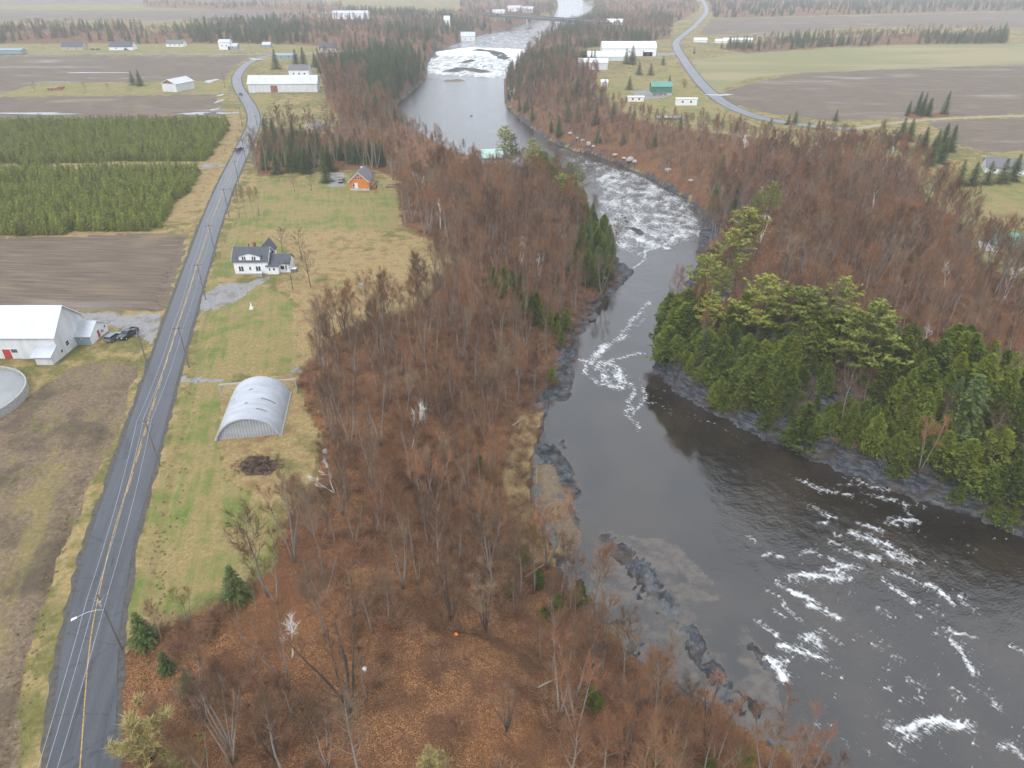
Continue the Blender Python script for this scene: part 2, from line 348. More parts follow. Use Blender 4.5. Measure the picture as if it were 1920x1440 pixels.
rock = np.maximum(rock, ((side > 0) & (Y < 300) & (dR > 0) & (dR < 17))*(.35+.6*fbm(X/5, Y/5, 3, 80)))
sand = np.zeros(X.shape); bar = np.zeros(X.shape)
dry = zone(DRYG)
for l, hw, top, k in LEDGES:
    m = np.clip(1.6-dline(X, Y, l)[0]/hw, 0, 1)
    if k == 'rock': rock = np.maximum(rock, m*(.35+.9*fbm(X/2, Y/2, 3, 81)))
    elif k == 'sand': sand = np.maximum(sand, m)
    else: bar = np.maximum(bar, m)
shore = ((side < 0) & (dR > 1) & (dR < 9) & (Y < 150))*sstep(9, 4, dR)
bar = np.maximum(bar, shore*(PY < 1060)*(PY > 770)); rock = rock*(1-.8*bar)
bedm = (dR < -1)*.8
for n_, a_ in (('z_litter', forest*(1-bar)), ('z_plow', zone(PLOW)), ('z_stub', zone(STUB)), ('z_wheat', zone(WHEAT)), ('z_lawn', zone(LAWN)), ('z_gravel', zone(GRAVEL)),
               ('z_rock', rock), ('z_sand', np.maximum(sand, bedm)), ('z_dry', np.maximum(dry, bar)), ('z_burn', zone([[(452,858),(480,852),(515,862),(520,878),(500,893),(465,890),(440,872)]]))): setattr_f(me, n_, a_)
s = NT('ground_cover'); p = s.pos()
nA, nB, nC, nD = s.noise(.035, 4, p), s.noise(.22, 4, p), s.noise(1.3, 3, p), s.noise(6.0, 2, p)
fine = s.ma('ADD', s.ma('MULTIPLY', nC, .5), s.ma('MULTIPLY', nD, .5))
grassn = s.ma('ADD', s.ma('MULTIPLY', nB, .6), s.ma('MULTIPLY', nA, .4))
# rough grass: straw with olive
straw = s.ramp(fine, [(.25, (.15,.105,.042)), (.5, (.28,.205,.09)), (.75, (.43,.33,.165))])
olive = s.ramp(fine, [(.3, (.075,.072,.024)), (.55, (.15,.138,.045)), (.75, (.25,.205,.085))])
green = s.ramp(fine, [(.3, (.075,.105,.024)), (.55, (.14,.175,.042)), (.75, (.24,.25,.085))])
c = s.mix(s.rng(grassn, .42, .56), straw, olive)
def lay(cur, name, col, soft=.5):
    a = s.attr(name); f = s.ma('ADD', a, s.ma('MULTIPLY', s.ma('SUBTRACT', nC, .5), soft)); return s.mix(s.rng(f, .35, .65), cur, col)
# mown grass: bands along the mower's way, green and tan
str_ = s.noise(.5, 4, s.map(p, (1.6, .09, 1), (0, 0, R(-14)))); big_ = s.noise(.07, 3, p)
lf = s.ma('ADD', s.ma('MULTIPLY', str_, .24), s.ma('MULTIPLY', s.ma('ADD', s.ma('ADD', nB, big_), s.ma('MULTIPLY', nC, .5)), .31))
lawn = s.mix(s.rng(lf, .465, .60), s.mix(.25, straw, olive), green)
dryc = s.mix(s.rng(grassn, .50, .66), s.mix(s.rng(s.noise(.3, 4, p), .48, .66), straw, s.mix(nD, (.14,.08,.04), (.32,.19,.10))), olive)
# ploughed earth with furrows and wet, pale patches
fur = s.noise(1.1, 3, s.map(p, (.06, 1.0, 1), (0, 0, R(4)))); earth = s.ramp(s.ma('ADD', s.ma('MULTIPLY', fur, .6), s.ma('MULTIPLY', nD, .4)), [(.3, (.065,.048,.034)), (.5, (.135,.102,.075)), (.72, (.25,.195,.145))])
earth = s.mix(s.rng(s.noise(.02, 5, s.map(p, (.5, 1.6, 1))), .56, .72), earth, (.27,.235,.20))
earth = s.mix(s.ma('MULTIPLY', s.rng(nA, .55, .68), .4), earth, (.23,.17,.09))
stub = s.ramp(s.ma('ADD', s.ma('MULTIPLY', nD, .55), s.ma('MULTIPLY', nC, .45)), [(.3, (.085,.06,.036)), (.48, (.15,.108,.068)), (.62, (.24,.18,.12)), (.78, (.36,.29,.21))])
stub = s.mix(s.rng(s.noise(.09, 5, p), .46, .62), stub, s.mix(nC, (.055,.04,.026), (.14,.105,.07))); stub = s.mix(s.ma('MULTIPLY', s.rng(s.noise(.16, 5, s.map(p, (1, .35, 1), (0, 0, R(-16)))), .5, .66), .75), stub, s.mix(.5, straw, olive)); stub = s.mix(s.ma('MULTIPLY', s.rng(nB, .56, .70), .7), stub, olive)
wheat = s.mix(s.rng(s.noise(.012, 4, s.map(p, (.4, 1.5, 1))), .4, .62), (.20,.19,.085), (.27,.225,.12))
# leaf litter: each leaf a fleck of its own tone
lv = s.vor(12.0, p); lvv = s.add('ShaderNodeSeparateColor'); s.l.new(lv, lvv.inputs[0])
leaf = s.ramp(lvv.outputs[0], [(.0, (0.057,0.027,0.013)), (.3, (0.126,0.054,0.023)), (.6, (0.207,0.094,0.039)), (.85, (0.318,0.162,0.069)), (1, (0.434,0.253,0.123))])
leaf = s.mix(s.rng(s.noise(.16, 5, p), .42, .62), leaf, s.mix(.62, leaf, (0.072,0.035,0.022)))
leaf = s.mix(s.ma('MULTIPLY', s.rng(nC, .42, .66), .5), leaf, (0.082,0.039,0.020)); leaf = s.mix(s.ma('MULTIPLY', s.rng(nA, .5, .66), .45), leaf, (0.183,0.074,0.028)); leaf = s.mix(s.ma('MULTIPLY', s.rng(nB, .62, .75), .5), leaf, (0.106,0.083,0.039))
grav = s.ramp(fine, [(.3, (.16,.15,.145)), (.55, (.27,.26,.255)), (.75, (.38,.37,.36))]); grav = s.mix(s.rng(nB, .5, .66), grav, (.18,.16,.14))
stra = s.noise(.55, 5, s.map(p, (.7, .7, 3.5))); rockc = s.ramp(s.ma('ADD', s.ma('MULTIPLY', stra, .6), s.ma('MULTIPLY', nD, .4)), [(.3, (.010,.010,.011)), (.46, (.032,.034,.038)), (.57, (.10,.108,.122)), (.76, (.22,.235,.255))])
rockc = s.mix(s.ma('MULTIPLY', s.rng(nB, .48, .66), .5), rockc, s.mix(nD, (.045,.03,.02), (.11,.075,.045)))
sandc = s.ramp(fine, [(.3, (.10,.07,.045)), (.6, (.21,.16,.11)), (.8, (.30,.25,.19))])
c = lay(c, 'z_lawn', lawn); c = lay(c, 'z_dry', dryc, .8); c = lay(c, 'z_wheat', wheat); c = lay(c, 'z_plow', earth); c = lay(c, 'z_stub', stub, .7)
c = lay(c, 'z_burn', s.mix(s.rng(nC, .4, .6), (.03,.022,.017), (.13,.085,.055)), 1.7); c = lay(c, 'z_litter', leaf, .8); c = lay(c, 'z_gravel', grav, .5); c = lay(c, 'z_sand', sandc, .5); c = lay(c, 'z_rock', rockc, .6)
s.P(Base_Color=c, Roughness=.9, Specular_IOR_Level=.15)
s.bump(s.noise(3.5, 2, s.map(p, (1, 1, 2.5))), .42, .16)
me.materials.append(s.m); gr = link(bpy.data.objects.new('ground', me)); tag(gr, 'fields, lawns and leaf-strewn banks of the river valley', None, None, 'structure')

# ------------------------------------------------------------------ the river: surface, ripples, white water
yy = []; y = 40.0
while y < 3900: yy.append(y); y += .34 + .0042*y
yy = np.array(yy); U = np.linspace(-.42, 1.35, 560)
X = U[None, :]*(62+.80*yy)[:, None]; Y = np.repeat(yy[:, None], len(U), 1)
dR, side = sdist(X, Y); keep = dR < 5
zw = zwater(Y); PX, PY = proj(X, Y, zw)
def stroke(pts, wid, k=1.0, soft=1.0):
    """white water along a line drawn in the photo, wid in metres, broken up by the current"""
    l = smooth(W2(pts, ZW), 1); xs = [q[0] for q in l]; ys = [q[1] for q in l]; mg = wid*3+2
    m = keep & (X > min(xs)-mg) & (X < max(xs)+mg) & (Y > min(ys)-mg) & (Y < max(ys)+mg)
    if not m.any(): return
    wx, wy = X[m] + (fbm(X[m]/1.8, Y[m]/1.8, 3, 91)-.5)*wid*2.2, Y[m] + (fbm(X[m]/1.8, Y[m]/1.8, 3, 92)-.5)*wid*2.2
    d, t = dline(wx, wy, l); foam[m] = np.maximum(foam[m], k*np.exp(-(d/(wid*1.5))**1.4))
foam = np.zeros(X.shape)
FR = random.Random(77)
def rapid(pts, wid, k):
    stroke(pts, wid*.62, k*.88)
    l = W2(pts, ZW); n = max(2, int(sum(math.dist(a, b) for a, b in zip(l[:-1], l[1:]))/.5))
    for j in range(n):
        t = FR.random()*(len(l)-1); i = min(int(t), len(l)-2); x = l[i][0]+(l[i+1][0]-l[i][0])*(t-i)+FR.gauss(0, .5); y = l[i][1]+(l[i+1][1]-l[i][1])*(t-i)+FR.gauss(0, .5); L = FR.uniform(.8, 3.2)*(.6+.5*wid); a = R(-49+FR.gauss(0, 9))
        streak(x, y, L, a, FR.uniform(.14, .3), k*FR.uniform(.55, .95))
def streak(x, y, L, a, wid, k):
    m = keep & (np.abs(X-x) < L+2) & (np.abs(Y-y) < L+2)
    if not m.any(): return
    ca, sa = math.cos(a), math.sin(a); u = (X[m]-x)*ca+(Y[m]-y)*sa; v = -(X[m]-x)*sa+(Y[m]-y)*ca + .25*np.sin(u*1.7+x)
    e = np.where((u > -.3) & (u < L), 1-np.clip(u/L, 0, 1)*.75, 0); foam[m] = np.maximum(foam[m], k*e*np.exp(-(v/(wid+.12))**2))
Q = lambda a, b: (a/2.666+1360, b/2.666+900)
for pts, wd, k in [([(250,510),(340,560),(440,600)], 1.0, 1), ([(330,490),(400,475),(480,480),(560,500),(620,490)], 1.2, 1), ([(530,400),(600,430),(680,440)], 1.1, 1), ([(500,440),(580,460)], .9, 1), ([(600,350),(680,380),(770,385)], 1.0, .95),
                   ([(620,265),(690,290),(760,300)], 1.1, 1), ([(520,310),(590,325)], .7, .9), ([(670,215),(740,240),(790,250)], .8, .9), ([(820,185),(880,200),(960,205)], 1.0, 1), ([(780,310),(860,350),(900,370)], .9, .9), ([(785,355),(850,400),(960,405)], 1.1, 1),
                   ([(280,620),(330,670),(370,705)], 1.0, .9), ([(410,625),(480,640),(570,690)], 1.1, 1), ([(790,495),(860,550),(950,610)], .9, .95), ([(830,450),(890,480),(970,515)], .8, .9), ([(1010,515),(1080,560),(1150,630)], .9, .9),
                   ([(1170,580),(1200,620),(1260,650)], .7, .8), ([(750,645),(785,640),(820,680)], .8, .9), ([(165,715),(210,735),(260,770)], .8, .95), ([(275,830),(360,860),(430,870),(500,890)], 1.1, 1), ([(410,800),(450,770),(480,830)], 1.1, .95), ([(480,745),(530,780),(570,820)], .7, .85),
                   ([(190,880),(230,890),(265,950),(295,1010)], 1.4, 1.05), ([(860,1250),(950,1230),(1050,1205),(1150,1215),(1230,1235)], 1.3, 1.05), ([(870,1270),(960,1280)], .9, .8), ([(1090,745),(1160,765),(1240,790)], .9, .9), ([(1130,800),(1180,850),(1200,910),(1250,970)], .9, .95),
                   ([(430,130),(490,165),(560,190)], .8, .8), ([(190,375),(240,370),(290,385)], .7, .9), ([(1300,1060),(1340,1120),(1380,1160)], .7, .85), ([(1380,1320),(1430,1320),(1490,1390)], .8, .9), ([(1440,830),(1495,860)], .7, .9), ([(1130,1040),(1160,1050),(1195,1095)], .7, .85),
                   ([(1010,640),(1080,670)], .8, .9), ([(490,975),(530,995)], .5, .8), ([(780,930),(820,955)], .5, .8), ([(905,975),(935,1020)], .5, .8), ([(955,1000),(1000,1025)], .5, .75), ([(110,280),(150,310)], .6, .9), ([(370,375),(440,360),(490,385)], .7, .75),
                   ([(390,10),(470,45),(560,60),(640,80)], .9, .85), ([(660,0),(740,40),(850,45)], .9, .9), ([(750,80),(800,100),(850,100)], .9, .95), ([(890,110),(905,160),(930,185)], .7, .8), ([(560,20),(640,25)], .6, .7), ([(470,205),(520,215)], .7, .9),
                   ([(735,835),(790,850)], .5, .85), ([(660,790),(700,790)], .4, .75), ([(760,790),(780,800)], .35, .8), ([(840,870),(880,910)], .4, .8), ([(785,1035),(820,1035)], .5, .85), ([(960,1040),(990,1100)], .4, .7), ([(860,1080),(940,1090)], .4, .75),
                   ([(1200,1000),(1260,1060)], .4, .7), ([(800,1195),(830,1225)], .4, .7), ([(810,1310),(890,1370)], .6, .75), ([(700,1330),(740,1370)], .6, .7), ([(1200,330),(1260,350)], .4, .6), ([(640,570),(610,560)], .4, .75), ([(940,660),(970,690)], .4, .75), ([(530,1400),(560,1430)], .5, .6)]:
    rapid([Q(*q) for q in pts], wd, k*1.1)
    for _ in range(2): ox, oy = FR.gauss(0, 34), FR.gauss(0, 24); rapid([Q(q[0]*1.0+ox, q[1]+oy) for q in pts[:2]], wd*.55, k*FR.uniform(.7, 1.0))
for _ in range(380):
    g_ = G(FR.uniform(1440, 1990), FR.uniform(930, 1440), ZW); streak(g_.x, g_.y, FR.uniform(.5, 1.8), R(-49+FR.gauss(0, 14)), FR.uniform(.1, .22), FR.uniform(.4, .85))
Q = lambda a, b: (a/3.6+900, b/3.6+560)
for pts, wd, k in [([(1150,20),(1080,90),(1010,170),(940,260),(900,290)], 1.5, .62), ([(920,285),(990,250)], 1.2, .75), ([(860,310),(800,370),(740,410),(780,450),(830,480),(850,550),(870,600),(960,600)], 1.8, .72),
                   ([(830,440),(880,420),(1000,385),(1100,365)], 1.2, .68), ([(830,430),(930,470),(950,560)], 2.2, .75), ([(670,410),(720,430),(700,490),(760,550),(840,590),(930,615)], 1.1, .68), ([(960,550),(1040,600),(1050,650),(1000,680),(1020,740),(990,780),(1050,830),(1070,875)], 1.2, .66),
                   ([(1040,780),(1090,700),(1120,650),(1090,590)], .9, .6), ([(1000,520),(1100,550),(1180,600),(1280,635)], .8, .5), ([(1110,690),(1220,720),(1310,800)], .8, .5), ([(1140,650),(1260,690),(1300,770)], .6, .45), ([(1010,180),(1070,190),(1120,110)], .9, .5),
                   ([(1320,740),(1560,830),(1650,880),(1800,970)], .7, .5), ([(1400,800),(1500,830)], .5, .5), ([(1600,960),(1740,1050),(1800,1110)], .5, .45)]:
    stroke([Q(*q) for q in pts], wd*.8, k*1.05)
Q = lambda a, b: (a/3.43+1000, b/3.43+240)
for pts, wd, k in [([(590,690),(680,720),(780,750),(870,780)], 2.2, 1.05), ([(500,480),(540,460),(640,470)], 1.6, .9), ([(610,460),(650,540),(680,610)], 1.6, .95), ([(680,560),(760,560),(860,570),(960,580)], 2.8, .95), ([(680,620),(800,610),(900,620),(1050,620)], 2.4, .95), ([(960,650),(1020,670)], 2, .95),
                   ([(620,460),(720,440),(800,430)], 1.8, .85), ([(540,340),(620,370),(660,390)], 1.6, .75), ([(720,790),(725,830),(700,870),(640,900)], 1.2, .95), ([(430,600),(520,600)], 1.2, .85), ([(890,680),(930,700)], 1.8, .95), ([(780,470),(880,480),(940,480)], 1.5, .85), ([(980,480),(1040,500),(1080,520)], 1.4, .8),
                   ([(720,370),(820,400),(900,420)], 1.4, .7), ([(520,690),(560,700)], 1.2, .8), ([(620,770),(660,790),(700,830)], 1.2, .8), ([(330,200),(350,200)], 1.2, .7), ([(560,270),(620,290)], 1.2, .7), ([(450,310),(480,380)], 1.2, .65), ([(400,360),(430,410)], 1.1, .65)]:
    stroke([Q(*q) for q in pts], wd*.7, k*.92)
def area(poly, k, sp=16):
    r_ = 0.0
    for ox, oy in ((0,0),(1,0),(-1,0),(0,1),(0,-1),(.6,.6),(-.6,.6),(.6,-.6),(-.6,-.6),(2,0),(-2,0),(0,2),(0,-2)): r_ = r_ + inpoly(PX+ox*sp*(FPX/np.maximum(Y, 60))/8, PY+oy*sp*.6*(FPX/np.maximum(Y, 60))/8, poly)
    return k*r_/13.0
turb = np.maximum(area([(1110,300),(1200,325),(1290,375),(1322,425),(1318,450),(1200,480),(1150,470),(1120,400)], .80), area([(1020,265),(1100,288),(1200,330),(1120,380),(1090,330)], .58))
turb = np.maximum(turb, area([(1480,900),(1560,880),(1700,930),(1920,1150),(1920,1440),(1500,1440),(1420,1250),(1430,1050)], .30))
turb = np.maximum(turb, area([(795,108),(985,92),(975,125),(950,148),(895,146),(800,140)], 1.0)); turb = np.maximum(turb, area([(815,97),(880,88),(985,92),(975,118),(900,105),(820,106)], 1.5))
turb = np.maximum(turb, area([(830,90),(900,65),(1060,45),(1060,60),(985,92),(880,90)], .7))
flow = fbm((X*.8+Y*.6)/1.5, (X*.6-Y*.8)/4.0, 4, 95); flow2 = fbm(X/3.2, Y/5.5, 4, 96)
foam = np.clip(foam*(.72+.5*np.where(Y < 180, flow, flow2)), 0, 1.2); foam = np.maximum(foam, turb*(.35+.9*np.where(Y < 180, flow, flow2)))
calm = np.clip(area([(1110,560),(1290,560),(1235,650),(1230,700),(1290,760),(1330,860),(1350,960),(1300,1040),(1200,1040),(1100,1010),(1060,1100),(1010,900),(1050,700)], 1.0), 0, 1)
shal = np.zeros(X.shape)
for l, hw, top, k in LEDGES:
    if top < 2 and k != 'bar': shal = np.maximum(shal, np.exp(-(dline(X, Y, l)[0]/(hw*2.2))**2)*.55)
shal = np.maximum(shal, np.exp(-np.abs(dR)/3.0)*.55*(side < 0)); shal = np.maximum(shal, .62*sstep(.32, .66, fbm(X/7, Y/4, 4, 97))*inpoly(PX, PY, [(1120,1000),(1260,1010),(1340,1090),(1440,1230),(1500,1440),(1400,1440),(1200,1240),(1100,1120)]))
wave = (fbm(X/2.2, Y/2.2, 3, 98)-.5)*.22*(1-calm) + np.clip(foam, 0, 1)*.22*(fbm(X/1.1, Y/1.1, 2, 99)-.2) - .0
Zw = zw + np.where(turb > .7, wave*2.4, wave)
me, sel = gridmesh('river', X, Y, Zw, keep)
for n_, a_ in (('foam', foam), ('calm', calm), ('shallow', shal)): setattr_f(me, n_, a_.reshape(-1)[sel])
s = NT('river_water'); p = s.pos()
f = s.attr('foam'); fl = s.map(p, (.42, 1.25, .3), (0, 0, R(49)))
fn = s.ma('ADD', s.ma('MULTIPLY', s.noise(1.5, 6, fl, .72, .6), .62), s.ma('MULTIPLY', s.noise(4.2, 4, fl, .7), .38))
ff = s.rng(s.ma('ADD', s.ma('MULTIPLY', f, .72), s.ma('MULTIPLY', s.ma('SUBTRACT', fn, .5), 2.1)), .34, .70)
ff = s.ma('MULTIPLY', ff, s.rng(f, .10, .38))
deep = s.mix(s.rng(s.noise(.06, 4, p), .4, .65), (.018,.014,.010), (.036,.027,.018))
wat = s.mix(s.rng(s.ma('ADD', s.attr('shallow'), s.ma('MULTIPLY', s.ma('SUBTRACT', s.noise(.6, 5, p, .65), .5), 1.1)), .25, .95), deep, (.105,.08,.055))
s.P(Base_Color=s.mix(ff, wat, (.74,.75,.75)), Roughness=s.ma('ADD', s.ma('MULTIPLY', ff, .6), .06), IOR=1.5, Specular_IOR_Level=1.0)
rip = s.noise(1.5, 4, s.map(p, (.75, 1.5, 1), (0, 0, R(-30))), .6); rip2 = s.noise(.45, 3, p)
h = s.ma('ADD', s.ma('MULTIPLY', rip, .5), s.ma('MULTIPLY', rip2, .8)); h = s.ma('ADD', h, s.ma('MULTIPLY', ff, .7))
s.bump(h, s.ma('SUBTRACT', .85, s.ma('MULTIPLY', s.attr('calm'), .78)), .24)
me.materials.append(s.m); rv = link(bpy.data.objects.new('river', me)); tag(rv, 'dark river with white rapids running through the valley', None, None, 'structure')

# ------------------------------------------------------------------ roads
def ribbon(name, line, off0, off1, zoff, mat, step=None, a=0.0, b=1e9, dash=None, wob=0.0):
    """a strip along a road line between two side offsets (metres), a to b metres along"""
    pts = [np.array(q) for q in line]; d = [0.0]
    for u, v in zip(pts[:-1], pts[1:]): d.append(d[-1]+float(np.linalg.norm(v-u)))
    tot = d[-1]; b = min(b, tot); stp = step or 2.5; vs, fs, lens = [], [], []
    n = max(2, int((b-a)/stp)); ts = np.linspace(a, b, n)
    xs, ys = np.interp(ts, d, [q[0] for q in pts]), np.interp(ts, d, [q[1] for q in pts])
    tx, ty = np.gradient(xs), np.gradient(ys); L = np.hypot(tx, ty); nx, ny = ty/L, -tx/L
    zc = sheet(xs, ys)
    for k in range(n):
        for q_, o in enumerate((off0, off1)):
            o = o + (wob*(float(fbm(ts[k]/2.2, q_*50.0, 3, 66))-.5)*2 if wob else 0); vs.append((xs[k]+nx[k]*o, ys[k]+ny[k]*o, zc[k]+zoff))
    for k in range(n-1):
        if dash and (ts[k] % dash[0]) > dash[1]: continue
        fs.append((2*k, 2*k+2, 2*k+3, 2*k+1))
    me = bpy.data.meshes.new(name); me.from_pydata(vs, [], fs); me.materials.append(mat)
    uv = me.attributes.new('along', 'FLOAT', 'POINT'); uv.data.foreach_set('value', np.repeat(ts, 2).astype(np.float32))
    me.update(); me.flip_normals() if me.polygons and me.polygons[0].normal.z < 0 else None
    return link(bpy.data.objects.new(name, me))
def sheet(xs, ys): return plateau(np.asarray(xs), np.asarray(ys), np.full(np.shape(xs), -1.0))
s = NT('asphalt'); p = s.pos(); n1 = s.noise(.5, 5, s.map(p, (2.2, .12, 1), (0, 0, R(-15)))); n2 = s.noise(7, 3, p); v = s.vor(.11, s.map(p, (.35, 1.0, 1), (0, 0, R(-15))), 'Distance', 'DISTANCE_TO_EDGE')
v = s.ma('ADD', v, s.ma('MULTIPLY', s.ma('SUBTRACT', s.noise(1.2, 4, p), .5), .05))
a = s.ramp(s.ma('ADD', s.ma('MULTIPLY', n1, .6), s.ma('MULTIPLY', n2, .4)), [(.3, (.036,.038,.045)), (.5, (.058,.061,.070)), (.7, (.09,.094,.105))])
a = s.mix(s.rng(v, .0, .010), s.mix(.55, a, (.02,.02,.022)), a)
s.P(Base_Color=a, Roughness=s.ramp(n1, [(.3, .26), (.7, .44)]), Specular_IOR_Level=.5); s.bump(n2, .15, .02); ASPH = s.m
SHOULD = simple('shoulder_gravel', (.085,.078,.07), .9, .22, 1.2)
s = NT('yellow_paint'); p = s.pos(); s.P(Base_Color=s.mix(s.rng(s.noise(2.2, 5, p), .34, .56), (.11,.10,.085), (.50,.29,.045)), Roughness=.6); YEL = s.m
WHT = simple('white_paint', (.62,.62,.60), .6, .15, 2)
CONC = simple('concrete', (.36,.35,.33), .85, .12, 1.5); DIRT = simple('dirt_track', (.30,.25,.18), .9, .15, .3)
tag(ribbon('road_shoulder', ROAD, -4.45, 4.3, .035, SHOULD, .8, wob=.5), kind='structure')
tag(ribbon('road', ROAD, -3.55, 3.55, .075, ASPH), kind='structure')
tag(ribbon('centre_line', ROAD, -.19, -.06, .081, YEL), kind='structure'); tag(ribbon('centre_line', ROAD, .06, .19, .081, YEL, 3.0, 78, 400, (9.0, 5.5)), kind='structure')
tag(ribbon('crossroad', FARROAD, -4, 4, .085, ASPH, 12), kind='structure')
tag(ribbon('road_shoulder', RROAD, -5.2, 5.2, .04, SHOULD, 6, wob=.5), kind='structure'); tag(ribbon('river_road', RROAD, -4.2, 4.2, .08, ASPH, 6), kind='structure')
tag(ribbon('field_track', TRACK, -2.5, 2.5, .05, DIRT, 8), kind='structure')
NOTREE = []     # ground kept clear of scattered trees: (x, y, radius)
# ------------------------------------------------------------------ buildings
M_WHITE = simple('white_siding', (.76,.77,.79), .6, .06, .8); M_WOOD = simple('white_wood', (.60,.61,.62), .7, .10, .6, streak=(1,1,.2)); M_ROOFM = simple('pale_metal_roof', (.52,.54,.58), .42, .10, .35, .25, .5, streak=(1,.25,1))
M_ROOFD = simple('dark_shingles', (.085,.092,.108), .8, .14, 2.5); M_ROOFG = simple('grey_shingles', (.15,.145,.15), .8, .12, 2); M_TEAL = simple('green_metal_roof', (.11,.27,.22), .45, .10, .6); M_TEALW = simple('green_siding', (.035,.17,.11), .6, .1, 1)
M_ORANGE = simple('orange_siding', (.62,.20,.045), .6, .08, 1.2, streak=(.4,.4,3)); M_RED = simple('red_paint', (.42,.055,.05), .6, .15, 1.5); M_RUST = simple('rusty_metal', (.26,.10,.065), .8, .25, 1.2); M_TRIM = simple('white_trim', (.72,.72,.71), .55, .05, 2)
M_FOUND = simple('foundation', (.45,.44,.42), .85, .1, 2); M_BRICK = simple('chimney_brick', (.25,.085,.055), .85, .2, 5); M_BEIGE = simple('beige_siding', (.42,.37,.30), .7, .08, 1); M_GREY = simple('grey_siding', (.30,.31,.32), .7, .1, 1); M_DARKW = simple('dark_metal', (.05,.052,.055), .5, .1, 3)
M_BLUE = simple('blue_grey_siding', (.24,.31,.34), .6, .08, 1); M_GALV = simple('galvanised_sheet', (.40,.42,.455), .5, .12, .5, .1, .5, streak=(.25,1,1)); M_TARP = simple('white_tarp', (.74,.74,.73), .6, .06, 1.2); M_POLE = simple('weathered_pole', (.16,.145,.13), .9, .2, 2, streak=(4,4,.3)); M_RUB = simple('tyre_rubber', (.02,.02,.021), .8, .1, 5)
s = NT('window_glass'); s.P(Base_Color=(.02,.025,.03), Roughness=.08, Specular_IOR_Level=.6); M_GLASS = s.m
FACE = {'f': ((1,0), (0,-1)), 'b': ((-1,0), (0,1)), 'r': ((0,1), (1,0)), 'l': ((0,-1), (-1,0))}
def obox(mb, face, W, D, u, z, w_, h_, p0, p1):
    """a box on a wall: u along the wall, from p0 to p1 metres proud of it"""
    (tx, ty), (nx, ny) = FACE[face]; off = D/2 if face in 'fb' else W/2; vs = []
    for zz in (z-h_/2, z+h_/2):
        for a, b in ((-1, p0), (1, p0), (1, p1), (-1, p1)):
            t = u + a*w_/2; n = off + b; vs.append((tx*t+nx*n, ty*t+ny*n, zz))
    mb.vf(vs, [(0,1,2,3),(7,6,5,4),(0,4,5,1),(1,5,6,2),(2,6,7,3),(3,7,4,0)])
def window(o, W, D, face, u, z, w_, h_, fm=None, bars=1):
    F = MB(); t = .07
    obox(F, face, W, D, u, z+h_/2+t/2, w_+2*t, t, -.02, .06); obox(F, face, W, D, u, z-h_/2-t/2, w_+2*t+.1, t, -.02, .09)
    for sg in (-1, 1): obox(F, face, W, D, u+sg*(w_/2+t/2), z, t, h_-.004, -.02, .055)
    if bars: obox(F, face, W, D, u, z, w_-.004, .05, -.02, .045)
    f = F.build('window', fm or M_TRIM, o); g = MB(); obox(g, face, W, D, u, z, w_-.002, h_-.002, -.02, .02); g.build('pane', M_GLASS, f)
def door(o, W, D, face, u, w_, h_, mat, z0_=.12):
    F = MB(); t = .08
    for sg in (-1, 1): obox(F, face, W, D, u+sg*(w_/2+t/2), z0_+h_/2, t, h_, -.02, .06)
    obox(F, face, W, D, u, z0_+h_+t/2, w_+2*t, t, -.02, .07); g = MB(); obox(g, face, W, D, u, z0_+h_/2, w_-.004, h_, -.02, .035); d = g.build('door', mat, o); F.build('door_frame', M_TRIM, d)
    k = MB(); obox(k, face, W, D, u+w_*.36, z0_+h_*.48, .09, .09, .03, .10); k.build('handle', M_DARKW, d)
def roof_gable(o, W, D, eave, ridge, rm, axis='x', over=.4, th=.16, name='roof', off=(0,0)):
    d = (D if axis == 'x' else W)/2; L = (W if axis == 'x' else D)/2 + over; sl = (ridge-eave)/d; a, z = d+over, eave - sl*over; z += .03; r_ = ridge+.03
    poly = [(-a, z), (0, r_), (a, z), (a, z+th), (0, r_+th), (-a, z+th)]; m = MB(); m.prism(poly, -L, L, axis); b = m.build(name, rm, o)
    for sg in (-1, 1):                                   # fascia boards at the gable ends
        f = MB(); f.prism([(-a, z-.12), (0, r_-.12), (a, z-.12), (a, z+th-.01), (0, r_+th-.01), (-a, z+th-.01)], sg*(L-.01), sg*(L+.04), axis); f.build('fascia', M_TRIM, b)
    return b
def house(name, label, cat, loc, rz, W, D, eave, ridge, wm, rm, axis='x', over=.4, wins=(), doors=(), chim=None, found=None, group=None, keep=None, sunk=.4):
    o = empty(name, loc, rz); tag(o, label, cat, group); NOTREE.append((loc[0], loc[1], keep or max(W, D)*.62+2))
    if axis == 'x': MB().prism([(-D/2,-sunk),(D/2,-sunk),(D/2,eave),(0,ridge),(-D/2,eave)], -W/2, W/2, 'x').build('wall', wm, o)
    else: MB().prism([(-W/2,-sunk),(W/2,-sunk),(W/2,eave),(0,ridge),(-W/2,eave)], -D/2, D/2, 'y').build('wall', wm, o)
    r_ = roof_gable(o, W, D, eave, ridge, rm, axis, over)
    if found: MB().box(-W/2-.05, W/2+.05, -D/2-.05, D/2+.05, -sunk, found).build('foundation', M_FOUND, o)
    for w_ in wins: window(o, W, D, *w_)
    for d_ in doors: door(o, W, D, *d_)
    if chim:
        x, y, zt = chim; c = MB(); c.box(x-.35, x+.35, y-.35, y+.35, ridge-1.2, zt); c.box(x-.42, x+.42, y-.42, y+.42, zt, zt+.14); c.build('chimney', M_BRICK, r_)
    return o
def gp(px, py): q = G(px, py, 0); return (q.x, q.y, z0(q.x, q.y))
